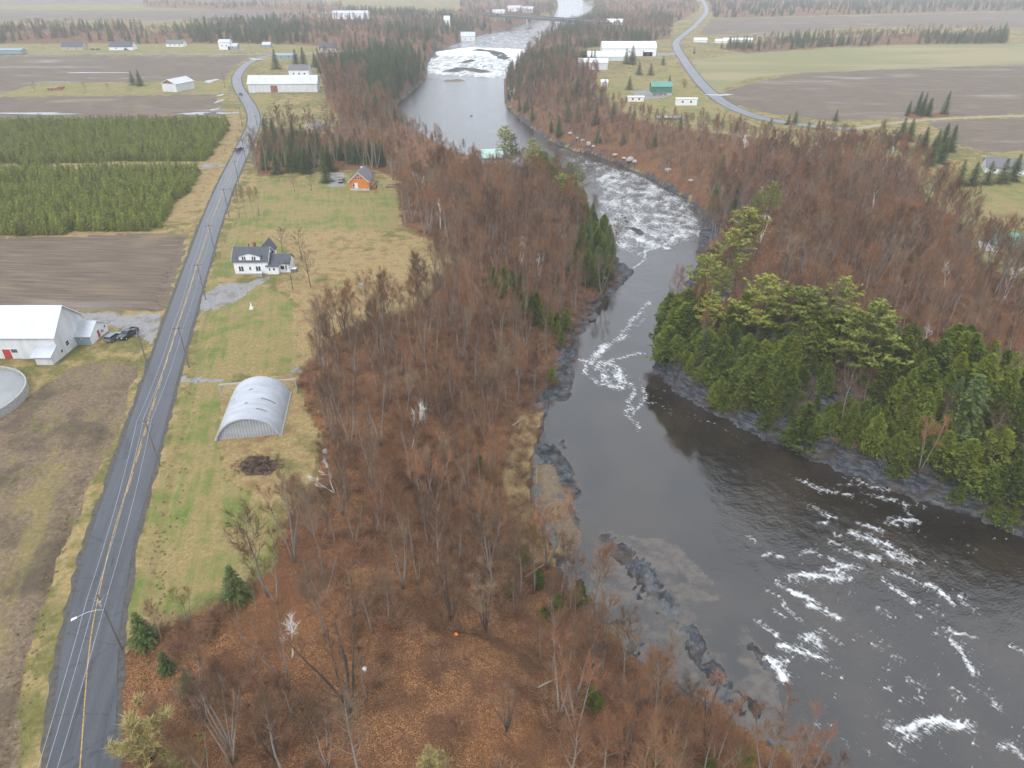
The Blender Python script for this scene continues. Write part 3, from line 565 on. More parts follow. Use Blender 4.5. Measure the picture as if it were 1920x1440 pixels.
# white farm barn with its annex and porch
b = house('barn', 'big white barn with pale metal roof and red doors at the left edge', 'barn', (-128, 150.9, 0), 0, 41, 12.4, 5.9, 11.0, M_WOOD, M_ROOFM, 'x', .45, [('f', 10.2, 2.2, 1.5, .9), ('f', 1, 2.2, 1.5, .9), ('r', -2.2, 2.2, 1.2, 1.1), ('r', -5.0, 1.5, .8, .7)], [('f', 8.3, 1.9, 2.5, M_RED)], keep=26)
p_ = MB(); p_.box(16.6, 20.45, -9.2, -6.22, -.3, 2.3); p_.vf([(16.6,-9.2,2.3),(20.45,-9.2,2.3),(20.45,-6.22,2.3),(16.6,-6.22,2.3),(16.6,-6.22,3.5),(20.45,-6.22,3.5)], [(0,1,5,4),(0,4,3),(1,2,5)]); pw = p_.build('porch', M_WOOD, b)
MB().vf([(15.9,-9.7,2.12),(20.75,-9.7,2.12),(20.75,-6.2,3.58),(15.9,-6.2,3.58),(15.9,-9.7,2.24),(20.75,-9.7,2.24),(20.75,-6.2,3.7),(15.9,-6.2,3.7)], [(0,3,2,1),(4,5,6,7),(0,1,5,4),(1,2,6,5),(2,3,7,6),(3,0,4,7)]).build('roof', M_ROOFM, pw)
ann = house('shed', 'low white shed with grey front built against the barn gable', 'shed', (-106.0, 156.0, 0), 0, 4.3, 8.0, 2.4, 4.5, M_WHITE, M_ROOFM, 'x', .4, [('f', .1, 1.7, .6, .45), ('r', 3.0, 1.7, .6, .6)], [('r', -.2, 1.0, 2.0, M_RED)], keep=7)
q = MB(); obox(q, 'f', 4.3, 8.0, 0, 1.2, 4.28, 2.36, .004, .03); q.build('front_cladding', M_BLUE, ann); q = MB(); q.tube([(2.2,1.2,1.3),(2.62,1.2,1.3)], .32, 12); q.build('exhaust_fan', M_GREY, ann)
# manure tank
t = empty('slurry_tank', (-119.2, 124.0, 0)); tag(t, 'round concrete slurry tank full of grey liquid at the left edge', 'tank'); NOTREE.append((-119.2, 124, 17)); n = 64; m = MB(); ring = lambda r_, z: [(r_*math.cos(6.2832*k/n), r_*math.sin(6.2832*k/n), z) for k in range(n)]
m.vf(ring(14.2,-.5)+ring(14.2,1.9)+ring(13.9,1.9)+ring(13.9,-.5), [(a*n+k, a*n+(k+1) % n, (a+1)*n+(k+1) % n, (a+1)*n+k) for a in range(3) for k in range(n)]); m.build('tank_wall', CONC, t)
s = NT('slurry'); s.P(Base_Color=s.ramp(s.noise(.15, 3, s.pos()), [(.3, (.20,.21,.20)), (.7, (.27,.28,.27))]), Roughness=.22); m = MB(); m.vf(ring(13.89, 1.35), [tuple(range(n))]); m.build('liquid', s.m, t)
for k in range(12):
    a = 6.2832*k/12; m = MB(); m.tube([(14.05*math.cos(a), 14.05*math.sin(a), 1.9), (14.05*math.cos(a), 14.05*math.sin(a), 3.1)], .03, 5); m.build('fence_post', M_GALV, t)
# arched hut
q = empty('arched_hut', (-52.2, 112.2, 0), R(8.4)); tag(q, 'half round galvanised steel hut standing on the lawn', 'hut'); NOTREE.append((-53, 120, 14)); hw, hh, L = 6.2, 4.7, 16.6; rr = (hw*hw+hh*hh)/(2*hh); cz = hh-rr; a0 = math.asin(min(1, hw/rr)); ns = 26
arc = lambda r_: [((r_)*math.sin(-a0+2*a0*k/ns), cz+(r_)*math.cos(-a0+2*a0*k/ns)) for k in range(ns+1)]
m = MB(); st = 110; vs = []
for j in range(st+1):
    y_ = L*j/st; o_ = .035*(1 if j % 2 else -1); vs += [(x, y_, z) for x, z in arc(rr+o_)]
m.vf(vs, [(j*(ns+1)+k, j*(ns+1)+k+1, (j+1)*(ns+1)+k+1, (j+1)*(ns+1)+k) for j in range(st) for k in range(ns)]); roof_ = m.build('arched_roof', M_GALV, q)
for y_, nm in ((.35, 'front_wall'), (L-.35, 'back_wall')):
    m = MB(); nx = 86; xs = np.linspace(-hw+.12, hw-.12, nx); vs = []
    for k, x in enumerate(xs):
        z = cz + math.sqrt(max(0, (rr-.06)**2-x*x)); o_ = .05*(1 if (k//2) % 2 else -1); vs += [(x, y_+o_, -.3), (x, y_+o_, max(z, -.2))]
    m.vf(vs, [(2*k, 2*k+2, 2*k+3, 2*k+1) for k in range(nx-1)]); m.build(nm, M_GALV, q)
m = MB(); pr = arc(rr+.05); pi_ = arc(rr-.22); m.vf([(x, -.06, z) for x, z in pr]+[(x, -.06, z) for x, z in pi_]+[(x, .12, z) for x, z in pr]+[(x, .12, z) for x, z in pi_], [(k, k+1, ns+1+k+1, ns+1+k) for k in range(ns)]+[(2*(ns+1)+k, 2*(ns+1)+k+1, k+1, k) for k in range(ns)]+[(ns+1+k, ns+1+k+1, 3*(ns+1)+k+1, 3*(ns+1)+k) for k in range(ns)]); m.build('arch_trim', M_GALV, q)
for sg in (-1, 1): MB().box(min(sg*(hw-.1), sg*(hw+.22)), max(sg*(hw-.1), sg*(hw+.22)), -.02, L, -.3, .22).build('sill', CONC, q)
MB().box(-8.6, 7.6, L+.2, L+.5, 2.9, 3.2).build('door_rail', CONC, q)
for x in (-8.4, 7.4): MB().box(x-.12, x+.12, L+.24, L+.46, -.3, 2.9).build('rail_post', CONC, q)
def patch(x0, x1, y0_, y1_, mat, nm):
    m = MB(); vs = []
    for y_ in (y0_, y1_):
        for k in range(5):
            x = x0+(x1-x0)*k/4; vs.append((x, y_, cz+math.sqrt((rr+.075)**2-x*x)))
    m.vf(vs, [(k, k+1, 6+k, 5+k) for k in range(4)]); m.build(nm, mat, roof_)
M_STAIN = simple('tar_patch', (.20,.21,.23), .7, .2, 3)
patch(2.0, 4.6, 7.6, 7.95, M_STAIN, 'tar_patch'); patch(1.6, 3.6, 3.6, 3.85, M_STAIN, 'tar_patch'); patch(-.9, -.3, 5.6, 6.0, M_STAIN, 'tar_patch'); patch(-.9, -.2, 11.0, 11.4, M_STAIN, 'tar_patch'); patch(-4.6, -3.6, 9.6, 9.75, M_STAIN, 'tar_patch')
# white farmhouse
W, D = 10.2, 7.2; hx, hy = -79.0, 201.6
h = house('white_house', 'white two storey house with dark cross gabled roof beside the road', 'house', (hx, hy, 0), R(1), W, D, 4.3, 7.3, M_WHITE, M_ROOFD, 'x', .45,
          [('f', u, 1.75, .42, 1.35, M_DARKW, 0) for u in (-3.45, -2.7, 1.7, 2.45)] + [('f', -.35, 1.9, .3, .8, M_DARKW, 0), ('r', 0, 4.9, .6, 1.0, None), ('l', 0, 4.9, .6, 1.0, None)], (), (.85, .5, 8.5), .3, keep=12)
dm = MB(); dm.prism([(-3.15, 4.2), (3.15, 4.2), (3.15, 5.75), (0, 6.75), (-3.15, 5.75)], -D/2-.012, -.1, 'y'); dmo = dm.build('dormer', M_WHITE, h)
m = MB(); m.prism([(-3.5, 5.67), (0, 6.78), (3.5, 5.67), (3.5, 5.81), (0, 6.92), (-3.5, 5.81)], -D/2-.35, .2, 'y'); m.build('roof', M_ROOFD, dmo)
for u in (-2.0, -1.35, .95, 1.6):
    F = MB(); obox(F, 'f', W, D+.03, u, 5.05, .42, 1.02, -.02, .04); w_ = F.build('window', M_DARKW, dmo); g = MB(); obox(g, 'f', W, D+.03, u, 5.05, .32, .9, .03, .05); g.build('pane', M_GLASS, w_)
el = MB(); el.prism([(1.6, -.3), (5.05, -.3), (5.05, 5.0), (3.3, 7.6), (1.6, 5.0)], D/2-2.5, D/2+3.2, 'y'); elo = el.build('rear_wing', M_WHITE, h); m = MB(); m.prism([(1.2, 4.55), (3.3, 7.68), (5.4, 4.55), (5.4, 4.72), (3.3, 7.85), (1.2, 4.72)], D/2-3.2, D/2+3.6, 'y'); m.build('roof', M_ROOFD, elo)
an = MB(); an.prism([(-2.3, -.3), (2.6, -.3), (2.6, 3.1), (.2, 4.9), (-2.3, 3.1)], W/2, W/2+6.2, 'x'); ano = an.build('annex', M_WHITE, h); m = MB(); m.prism([(-2.75, 2.88), (.2, 4.98), (3.05, 2.88), (3.05, 3.02), (.2, 5.13), (-2.75, 3.02)], W/2+.02, W/2+6.5, 'x'); m.build('roof', M_ROOFD, ano)
pc = MB(); pc.box(W/2-.4, W/2+3.0, -3.7, -2.32, -.3, 2.45); pco = pc.build('entry', M_WHITE, ano); MB().vf([(W/2-.7,-4.1,2.5),(W/2+3.3,-4.1,2.5),(W/2+3.3,-2.2,3.3),(W/2-.7,-2.2,3.3),(W/2-.7,-4.1,2.62),(W/2+3.3,-4.1,2.62),(W/2+3.3,-2.2,3.42),(W/2-.7,-2.2,3.42)], [(0,3,2,1),(4,5,6,7),(0,1,5,4),(1,2,6,5),(2,3,7,6),(3,0,4,7)]).build('roof', M_ROOFD, pco)
for x, y_, w__, h__, z_, par in ((W/2+.4, -3.71, .35, .7, 1.5, pco), (W/2+1.7, -3.71, .5, .7, 1.6, pco), (W/2+3.9, -2.31, 1.1, 1.1, 1.6, ano), (W/2+5.0, -2.31, .4, 1.2, 1.6, ano)):
    f = MB().box(x-w__/2-.07, x+w__/2+.07, y_-.04, y_+.03, z_-h__/2-.07, z_+h__/2+.07).build('window', M_TRIM, par); MB().box(x-w__/2, x+w__/2, y_-.06, y_-.035, z_-h__/2, z_+h__/2).build('pane', M_GLASS, f)
m = MB(); m.tube([(-.9,.3,7.0),(-.9,.3,8.1)], .14, 8); m.tube([(-.9,.3,8.1),(-.9,.3,8.3)], .2, 8); m.build('stove_pipe', M_DARKW, h)
for dx, dy, c, lb in ((2.9, -5.0, M_GREY, 'grey lidded bin in front of the white house'), (12.4, -1.6, M_ROOFG, 'dark crate beside the annex of the white house')):
    o = empty('storage_box', (hx+dx, hy+dy, z0(hx+dx, hy+dy))); tag(o, lb, 'storage box'); MB().box(-.75, .75, -.6, .6, 0, 1.1).build('body', c, o); MB().prism([(-.68, 1.1), (.68, 1.1), (.5, 1.45), (-.5, 1.45)], -.82, .82, 'x').build('lid', M_ROOFM, o)
# orange house
o = house('orange_house', 'orange gabled cottage with grey roof on the lawn by the wood', 'house', (-63.6, 296.2, 0), 0, 8.0, 12, 3.8, 7.4, M_ORANGE, M_ROOFG, 'y', .55, [('f', u, 5.1, .75, .7, None, 0) for u in (-1.05, 0, 1.05)] + [('f', -2.4, 2.2, .8, .8, None, 0), ('f', -1.8, .3, .8, .35, None, 0), ('f', 1.9, .3, .8, .35, None, 0)] + [('r', -3, 2.2, .9, 1.0), ('r', 2, 2.2, .9, 1.0)], [('f', -1.25, 1.1, 2.2, M_TRIM, .9)], None, .85, keep=12)
MB().box(4.3, 6.4, -4.2, -1.0, .0, 1.0).build('deck', M_RUST, o); m = MB(); m.box(-.3, .3, 1.6, 2.2, 6.9, 8.0); m.build('chimney', M_TRIM, o)
pq = gp(735, 350); f = empty('garden_bed', pq); tag(f, 'raised wooden garden bed right of the orange house', 'garden bed'); MB().box(-2.2, 2.2, -1.6, 1.6, 0, .35).build('soil', STUBM := simple('bed_soil', (.16,.13,.11), .9, .2, 1), f)
for a in ((-2.3, -2.2, -1.7, 1.7), (2.2, 2.3, -1.7, 1.7), (-2.2, 2.2, -1.7, -1.6), (-2.2, 2.2, 1.6, 1.7)): MB().box(a[0], a[1], a[2], a[3], 0, .5).build('plank', M_RUST, f)
# further houses and sheds, each where it stands
def far(name, label, cat, px, py, W, D, eave, ridge, wm, rm, axis='x', rz=0.0, wins=2, dr=None, chim=None, found=None):
    x, y, z = gp(px, py); ws = [('f', (k-(wins-1)/2)*W/max(wins, 1)*.8, eave*.55, min(1.2, W*.12), 1.2, None, 0) for k in range(wins)]
    return house(name, label, cat, (x, y+D/2, z), rz, W, D, eave, ridge, wm, rm, axis, .4, ws, dr or (), chim, found, keep=max(W, D)*.55+4)
far('cottage', 'small beige cottage half hidden under bare maples', 'house', 588, 250, 8, 9, 3.0, 5.2, M_BEIGE, M_ROOFG, 'y', R(-12), 2)
lb_ = far('long_barn', 'long white barn with worn pale roof beyond the road bend', 'barn', 531, 173, 51, 11, 6.0, 11.0, M_WOOD, M_ROOFM, 'x', R(2), 0, [('f', -6.5, 5.2, 4.6, M_RUST, .1)])
far('farmhouse', 'white farmhouse with grey roof behind the long white barn', 'house', 562, 147, 17, 9, 6.5, 10.0, M_WHITE, M_ROOFG, 'x', 0, 3, None, (-6, .4, 11))
x, y, z = gp(322, 172); house('small_barn', 'white barn with rust red gable alone in the far pasture', 'barn', (x+2, y+9, z), R(-17), 12.5, 20, 5.5, 8.5, M_WOOD, M_ROOFM, 'y', .5, (), [('f', 0, 2.4, 2.6, M_WOOD)], keep=16)
m = MB(); m.prism([(-6.0, 5.7), (6.0, 5.7), (0, 8.45)], -10.08, -10.01, 'y'); m.build('gable_panel', M_RUST, bpy.data.objects['small_barn'])
for nm, lb, px, py, W, D, e, r_, wm, rm, nw in [('bungalow','dark roofed house behind spruces, leftmost along the far road',137,97,24,11,3.4,7.5,M_BEIGE,M_ROOFD,2),('bungalow','blue grey roofed house with parked cars along the far road',228,97,26,12,3.4,8,M_WHITE,M_ROOFD,2),('bungalow','small white house with grey roof on the far road lawn',329,91,20,10,3.4,6.5,M_WHITE,M_ROOFG,3),
                                                ('split_house','white upper storey house with brick base on the far road',422,96,12,10,7.5,10,M_WHITE,M_ROOFM,2),('garage','low grey wing beside the white upper storey house',437,96,10,9,3.5,6,M_GREY,M_ROOFM,1),('garage','small grey garage by the far crossroads',500,92,9,8,3.2,5.5,M_GREY,M_ROOFM,1),('bungalow','pale house with slate roof right of the crossroads spruces',616,100,19,11,4.2,8.5,M_WHITE,M_ROOFD,3),
                                                ('green_shed','long pale teal shed at the far left road edge',10,103,36,9,3.4,5,M_BLUE,M_BLUE,0),('garage','pale teal workshop by the crossroads',535,112,20,9,3.4,5,M_BLUE,M_BLUE,2),('white_hall','large white hall at the top left above the woods',657,38,62,20,9,13,M_WHITE,M_ROOFM,0),
                                                ('white_house','white gabled house on the far left bank above the falls',877,62,20,12,8,13,M_WHITE,M_ROOFM,2),('white_house','narrow white house left of the gabled house above the falls',838,48,9,9,9,15,M_WHITE,M_ROOFM,1),('village_house','white house in the far village, left of three',935,28,24,14,7,11,M_WHITE,M_ROOFM,2),('village_house','white house in the far village, middle of three',965,20,30,14,7,11,M_WHITE,M_ROOFM,2),('village_house','white house in the far village, right of three',990,22,22,14,7,11,M_WHITE,M_ROOFM,2),
                                                ('farm_shed','large white farm shed with bright metal roof on the right bank',1179,107,56,17,8,13,M_WHITE,M_TARP,3),('farm_shed','long white shed behind bare trees, left of the large shed',1140,116,40,12,4,8,M_WOOD,M_TARP,0),('old_barn','weathered grey barn at the left end of the right bank farm',1112,132,26,12,6,9,M_WOOD,M_WOOD,0),('garage','small white garage joined to the large farm shed',1214,107,10,8,4,5.5,M_WHITE,M_TARP,1),
                                                ('trailer','white camper trailer among trees left of the green house',1192,191,11,3,3.2,3.5,M_TARP,M_TARP,2),('trailer','white flat roofed trailer on the lawn right of the green house',1287,198,14,4,4.2,4.4,M_TARP,M_TARP,2),('white_house','white roofed house at the far right bank by the woods',1154,43,26,12,5,9,M_WHITE,M_TARP,2),
                                                ('garage','white shed beyond the river road, long one',1386,76,38,9,3,5,M_TARP,M_TARP,0),('garage','white shed beyond the river road, small left one',1314,77,16,7,3,5,M_TARP,M_TARP,0),('garage','white shed beyond the river road, middle one',1354,78,16,7,3,4.5,M_TARP,M_TARP,0),('kiosk','tiny white hut on the far lawn left of the trailers',1133,163,5,4,3.5,5,M_TARP,M_TARP,0)]:
    far(nm, lb, 'house' if 'house' in nm or nm == 'bungalow' else {'trailer':'trailer','garage':'shed','kiosk':'hut'}.get(nm, 'barn'), px, py, W, D, e, r_, wm, rm, 'x', 0, nw)
gh = far('green_house', 'green house with teal metal roof and dark porch on the far lawn', 'house', 1240, 180, 14.5, 10, 6.2, 8.8, M_TEALW, M_TEAL, 'x', 0, 2, None, None, 1.9); MB().box(-7.6, 4, -7.0, -5.05, 2.2, 2.5).build('balcony', M_ROOFG, gh)
for x in (-7.2, -3, 1, 3.8): MB().box(x-.12, x+.12, -6.95, -6.7, 0, 2.2).build('porch_post', M_TRIM, gh)
x, y, z = gp(1868, 328); house('grey_roof_house', 'house with broad dark grey roof behind the spruce row', 'house', (x+6, y+6, z), R(-24), 15, 12, 3.0, 6.0, M_WHITE, M_ROOFG, 'x', .6, [('f', -4, 1.6, 1.2, 1.1), ('l', 0, 1.6, 1.2, 1.1)], (), keep=13)
x, y, z = gp(1915, 482); g = house('green_roof_house', 'beige bungalow with green hip roof at the right edge', 'house', (x+2, y+6, z), R(-32), 15, 10, 2.8, 5.4, M_BEIGE, M_TEAL, 'x', .7, [('f', -4.5, 1.6, 1.0, 1.2), ('f', 1, 1.6, 1.4, 1.2), ('l', -1, 1.6, 1, 1)], (), keep=12)
x, y, z = gp(1850, 468); o = empty('car_shelter', (x, y, z), R(-28)); tag(o, 'white tarpaulin car shelter beside the green roofed bungalow', 'shelter'); NOTREE.append((x, y, 6)); m = MB(); vs = []
for j in range(7):
    for k in range(9): a = math.pi*k/8; vs.append((-3+j, -1.9*math.cos(a), .05+(2.3+.12*(j % 2))*math.sin(a)**.7))
m.vf(vs, [(j*9+k, j*9+k+1, (j+1)*9+k+1, (j+1)*9+k) for j in range(6) for k in range(8)]+[tuple(range(9)), tuple(range(54, 63))]); m.build('cover', M_TARP, o)
for j in range(7):
    m = MB(); m.tube([(-3+j, -1.93*math.cos(math.pi*k/8), .05+(2.34+.12*(j % 2))*math.sin(math.pi*k/8)**.7) for k in range(9)], .03, 5); m.build('hoop', M_GALV, o)
x, y, z = gp(922, 306); house('river_cabin', 'cabin with pale mint roof among bare trees above the river', 'cabin', (x, y+4, z), R(10), 10, 8, 2.8, 5.6, M_GREY, simple('mint_roof', (.42,.58,.52), .5, .08, 1), 'x', .5, [('f', -2, 1.6, 1, 1), ('f', 2, 1.6, 1, 1)], (), keep=9)
# ------------------------------------------------------------------ bridge
A, B_ = Vector((-54, 1441, 7.7)), Vector((150, 1224, 7.7)); dv = B_-A; L = dv.length; o = empty('river_bridge', A, math.atan2(dv.y, dv.x)); tag(o, 'long steel girder bridge on concrete piers far upstream', 'bridge'); M_STEEL = simple('bridge_steel', (.10,.105,.11), .7, .15, .3)
MB().box(0, L, -4.5, 4.5, -.6, 0).build('deck', CONC, o)
for sg in (-1, 1): MB().box(0, L, sg*3.6-.3, sg*3.6+.3, -4.8, -.61).build('girder', M_STEEL, o); MB().box(0, L, sg*4.3-.15, sg*4.3+.15, .004, 1.2).build('parapet', M_STEEL, o)
for px in (995, 1036, 1076, 952):
    t_ = (px-905)/(1122-905)*L*.98; m = MB(); m.vf([(t_-2.2,-5.2,-24),(t_+2.2,-5.2,-24),(t_+2.2,5.2,-24),(t_-2.2,5.2,-24),(t_-1.5,-4.2,-4.82),(t_+1.5,-4.2,-4.82),(t_+1.5,4.2,-4.82),(t_-1.5,4.2,-4.82)], [(0,3,2,1),(4,5,6,7),(0,1,5,4),(1,2,6,5),(2,3,7,6),(3,0,4,7)]); pr_ = m.build('pier', CONC, o)
    m = MB(); m.box(t_-4, t_+4, -7, 7, -24, -16.3); m.build('footing', CONC, pr_)
# ------------------------------------------------------------------ poles, lamp and wires
def pole(px, py, label, H=10.8, arm=True, road=ROAD):
    q = march(px, py); a = np.array(road); k = int(np.argmin(np.hypot(a[:, 0]-q.x, a[:, 1]-q.y))); k = min(max(k, 1), len(a)-2); d = a[k+1]-a[k-1]; ang = math.atan2(d[1], d[0])-math.pi/2
    o = empty('utility_pole', q, ang); tag(o, label, 'utility pole', 'poles along the road'); m = MB(); m.tube([(0,0,-.5),(0,0,H*.5),(0,0,H)], [.17,.145,.11], 8); m.build('post', M_POLE, o); NOTREE.append((q.x, q.y, 1.5))
    if arm:
        c = MB().box(-1.3, 1.3, -.19, -.08, H-.55, H-.40).build('crossarm', M_POLE, o)
        for x in (-1.2, 1.2, 0): m = MB(); z_ = H-.40 if x else H; m.tube([(x, -.135 if x else 0, z_), (x, -.135 if x else 0, z_+.12), (x, -.135 if x else 0, z_+.24)], [.06, .085, .05], 8); m.build('insulator', M_GREY, c if x else o)
        for x in (-.75, .75): m = MB(); m.tube([(x,-.14,H-.5),(x*.04,-.14,H-1.2)], .025, 4); m.build('brace', M_GALV, o)
    R3 = Matrix.Rotation(ang, 3, 'Z'); return o, [q + R3 @ Vector(v) for v in ((-1.2,-.135,H-.16), (0,0,H+.24), (1.2,-.135,H-.16))], q
PL = [(228,1218,'wooden utility pole carrying the street lamp'),(300,875,'utility pole beside the lawn of the arched hut'),(355,690,'utility pole opposite the barn driveway'),(386,562,'utility pole at the white house driveway'),(405,482,'utility pole just past the white house'),(430,407,'utility pole by the roadside row of bare trees'),(449,350,'utility pole level with the plantation gap'),(462,305,'utility pole before the road bend'),(486,255,'utility pole inside the first road bend')]
tops = []; P0 = None
for k, (px, py, lb) in enumerate(PL):
    o, tp, q = pole(px, py, lb); tops.append(tp); P0 = P0 or (o, q)
o0 = P0[0]; m = MB(); m.tube([(-.1,0,7.9),(-.8,-.05,8.25),(-1.8,-.1,8.35),(-2.7,-.1,8.15),(-3.2,-.1,7.95)], .045, 6); la = m.build('lamp_arm', M_GALV, o0); m = MB(); m.vf([(-3.1,-.25,7.98),(-3.1,.05,7.98),(-3.85,.08,7.78),(-3.85,-.28,7.78),(-3.1,-.2,8.1),(-3.1,0,8.1),(-3.8,.0,7.95),(-3.8,-.2,7.95)], [(0,1,2,3),(4,7,6,5),(0,4,5,1),(1,5,6,2),(2,6,7,3),(3,7,4,0)]); m.build('lamp_head', M_TRIM, la)
m = MB(); m.tube([(0,-.3,8.9),(0,-.3,9.7)], .2, 10); m.build('transformer', M_GREY, o0)
pole(275, 680, 'bare utility pole without crossarm beside the barn driveway', 9.5, False)
for px, py, lb in [(455,238,'utility pole left of the second road bend'),(82*1,92,'utility pole along the far road, left'),(343,92,'utility pole along the far road by the white house'),(470,99,'utility pole left of the crossroads'),(488,99,'utility pole at the crossroads'),(560,99,'utility pole right of the crossroads'),(422,165,'utility pole by the far pasture')]: pole(px, py, lb)
near3 = []
for k in range(3):
    t0_ = tops[0][k]; qn = ray((77, 95, 113)[k], 1440); s_ = (8.9-CH)/qn.z; Qp = Vector((qn.x*s_, qn.y*s_, 8.9)); near3.append(t0_ + (Qp-t0_).normalized()*55); near3[-1].z = 10.2
M_WIRE = simple('aluminium_wire', (.42,.43,.45), .5, .1, 3)
for k, lb in enumerate(('left power line wire strung along the road', 'middle power line wire strung along the road', 'right power line wire strung along the road')):
    pts = []; ch = [near3[k]] + [t[k] for t in tops]
    for a, b in zip(ch[:-1], ch[1:]):
        for j in range(12): u = j/12; p_ = a.lerp(b, u); p_.z -= 4*.9*u*(1-u)*((b-a).length/50); pts.append(p_)
    m = MB(); m.tube(pts+[ch[-1]], .022, 4); tag(m.build('power_line', M_WIRE), lb, 'power line', 'wires along the road')

# ------------------------------------------------------------------ vehicles
def paint(name, c): s = NT(name); s.P(Base_Color=c, Roughness=.28, Metallic=.3, Coat_Weight=.5); return s.m
def car(name, label, loc, rz, col, style='suv', cat='car'):
    o = empty(name, (loc[0], loc[1], loc[2]+.02), rz); tag(o, label, cat); NOTREE.append((loc[0], loc[1], 3)); pm = paint(name+'_paint', col)
    prof = {'suv': [(-2.35,.35),(2.35,.35),(2.38,.75),(2.2,.98),(1.2,1.08),(-2.25,1.1),(-2.38,.9)], 'pickup': [(-2.8,.45),(2.75,.45),(2.78,.9),(2.6,1.15),(1.3,1.22),(-2.78,1.22),(-2.82,.8)], 'sedan': [(-2.25,.3),(2.25,.3),(2.28,.62),(2.1,.8),(1.0,.93),(-1.6,.98),(-2.2,.92),(-2.28,.6)]}[style]
    cab = {'suv': (-2.2, 1.15, -1.95, .45, 1.1, 1.66), 'pickup': (-.9, 1.25, -.75, .55, 1.22, 1.85), 'sedan': (-1.6, 1.0, -1.0, .25, .96, 1.42)}[style]; wb = 1.75 if style == 'pickup' else 1.42; hw_ = .92 if style != 'pickup' else 1.0
    def solid(m, pr, y_, tp=.06):
        n = len(pr); m.vf([(x, -y_, z) for x, z in pr]+[(x, y_, z) for x, z in pr]+[], [tuple(range(n)), tuple(range(2*n-1, n-1, -1))]+[(k, n+k, n+(k+1) % n, (k+1) % n) for k in range(n)])
    m = MB(); solid(m, prof, hw_)
    if style == 'pickup': m.box(-2.78, -.95, -hw_, -hw_+.12, 1.2, 1.42); m.box(-2.78, -.95, hw_-.12, hw_, 1.2, 1.42); m.box(-2.82, -2.7, -hw_, hw_, 1.2, 1.42)
    bo = m.build('body', pm, o); x0, x1, x2, x3, zl, zh = cab; i = .16
    m = MB(); m.vf([(x0,-hw_+.03,zl),(x1,-hw_+.03,zl),(x1,hw_-.03,zl),(x0,hw_-.03,zl),(x2,-hw_+i,zh-.06),(x3,-hw_+i,zh-.06),(x3,hw_-i,zh-.06),(x2,hw_-i,zh-.06)], [(0,3,2,1),(4,5,6,7),(0,1,5,4),(1,2,6,5),(2,3,7,6),(3,0,4,7)]); m.build('window_glass', M_GLASS, o)
    m = MB(); m.box(x2-.05, x3+.05, -hw_+i-.02, hw_-i+.02, zh-.07, zh)
    for sg in (-1, 1):
        for xa, xb in ((x0, x2), (x1, x3), ((x0+x1)/2, (x2+x3)/2)): m.tube([(xa, sg*(hw_-.02), zl), (xb, sg*(hw_-i+.01), zh-.05)], .045, 4)
    m.build('roof', pm, o)
    for sx in (-wb, wb):
        for sy in (-1, 1):
            m = MB(); m.tube([(sx, sy*(hw_-.2), .36), (sx, sy*(hw_+.03), .36)], .36, 14); wh = m.build('wheel', M_RUB, o); m = MB(); m.tube([(sx, sy*(hw_+.02), .36), (sx, sy*(hw_+.05), .36)], .2, 10); m.build('rim', M_GALV, wh)
    fx = prof[1][0]; bx_ = prof[0][0]; zt = prof[2][1]
    for sy in (-1, 1):
        MB().box(fx-.02, fx+.06, sy*.62-.2, sy*.62+.2, zt-.12, zt+.08).build('headlight', M_TRIM, o); MB().box(bx_-.07, bx_+.02, sy*.66-.16, sy*.66+.16, zt-.1, zt+.15).build('tail_light', M_RED, o)
    return o
car('parked_car', 'grey estate car parked by the barn driveway', gp(214,636), R(78), (.16,.20,.24), 'suv'); car('pickup_truck', 'dark blue pickup truck parked beside the grey car', gp(241,631), R(74)+math.pi, (.03,.045,.06), 'pickup', 'pickup')
car('driving_car', 'dark car driving at the first road bend', gp(449,282), R(72), (.03,.035,.04), 'suv'); car('driving_car', 'dark car with bright windscreen on the far bend of the road', gp(452,178), R(-58), (.03,.04,.045), 'sedan'); car('parked_car', 'black car parked left of the orange house', gp(641,342), R(88), (.02,.025,.03), 'suv')
car('parked_car', 'white car parked in front of the green house', gp(1243,184), R(2), (.75,.75,.74), 'sedan'); car('parked_car', 'white car behind the tarpaulin shelter', gp(1860,452), R(20), (.75,.75,.74), 'suv'); car('tractor_car', 'dark vehicle at the end of the long white barn', gp(598,166), R(80), (.03,.03,.035), 'pickup', 'pickup')
for px, lb in ((176,'dark car on the drive of the leftmost far house'),(186,'second dark car on the drive of the leftmost far house'),(238,'dark car before the blue grey roofed house'),(452,'white van beside the far split level house')): car('parked_car', lb, gp(px,97), R(10), (.03,.035,.04) if px < 400 else (.6,.62,.62), 'suv')
# ------------------------------------------------------------------ small things
ORD = 'first second third fourth fifth sixth seventh eighth ninth tenth eleventh twelfth thirteenth'.split()
def boulder(name, label, loc, r_, mat, cat='boulder', group=None, flat=.7, seed=0):
    rg = random.Random(seed); bm = bmesh.new(); bmesh.ops.create_icosphere(bm, subdivisions=2, radius=1.0)
    for v in bm.verts: k = 1+.28*(math.sin(v.co.x*3.1+seed)+math.sin(v.co.y*2.7-seed*2)+math.sin(v.co.z*3.7+seed*1.3))/3+rg.uniform(-.10, .10); v.co *= k*r_; v.co.z *= flat
    me = bpy.data.meshes.new(name); bm.to_mesh(me); bm.free(); me.materials.append(mat); o = bpy.data.objects.new(name, me); o.location = (loc[0], loc[1], loc[2]+r_*flat*.35); o.rotation_euler = (0, 0, rg.uniform(0, 6)); link(o); tag(o, label, cat, group); return o
M_LOG = simple('pale_log', (.34,.30,.26), .9, .15, 2); M_PALE = simple('pale_stone', (.40,.37,.34), .85, .15, 1.5); M_SLATE = simple('dark_slate', (.075,.08,.09), .75, .3, 1.2)
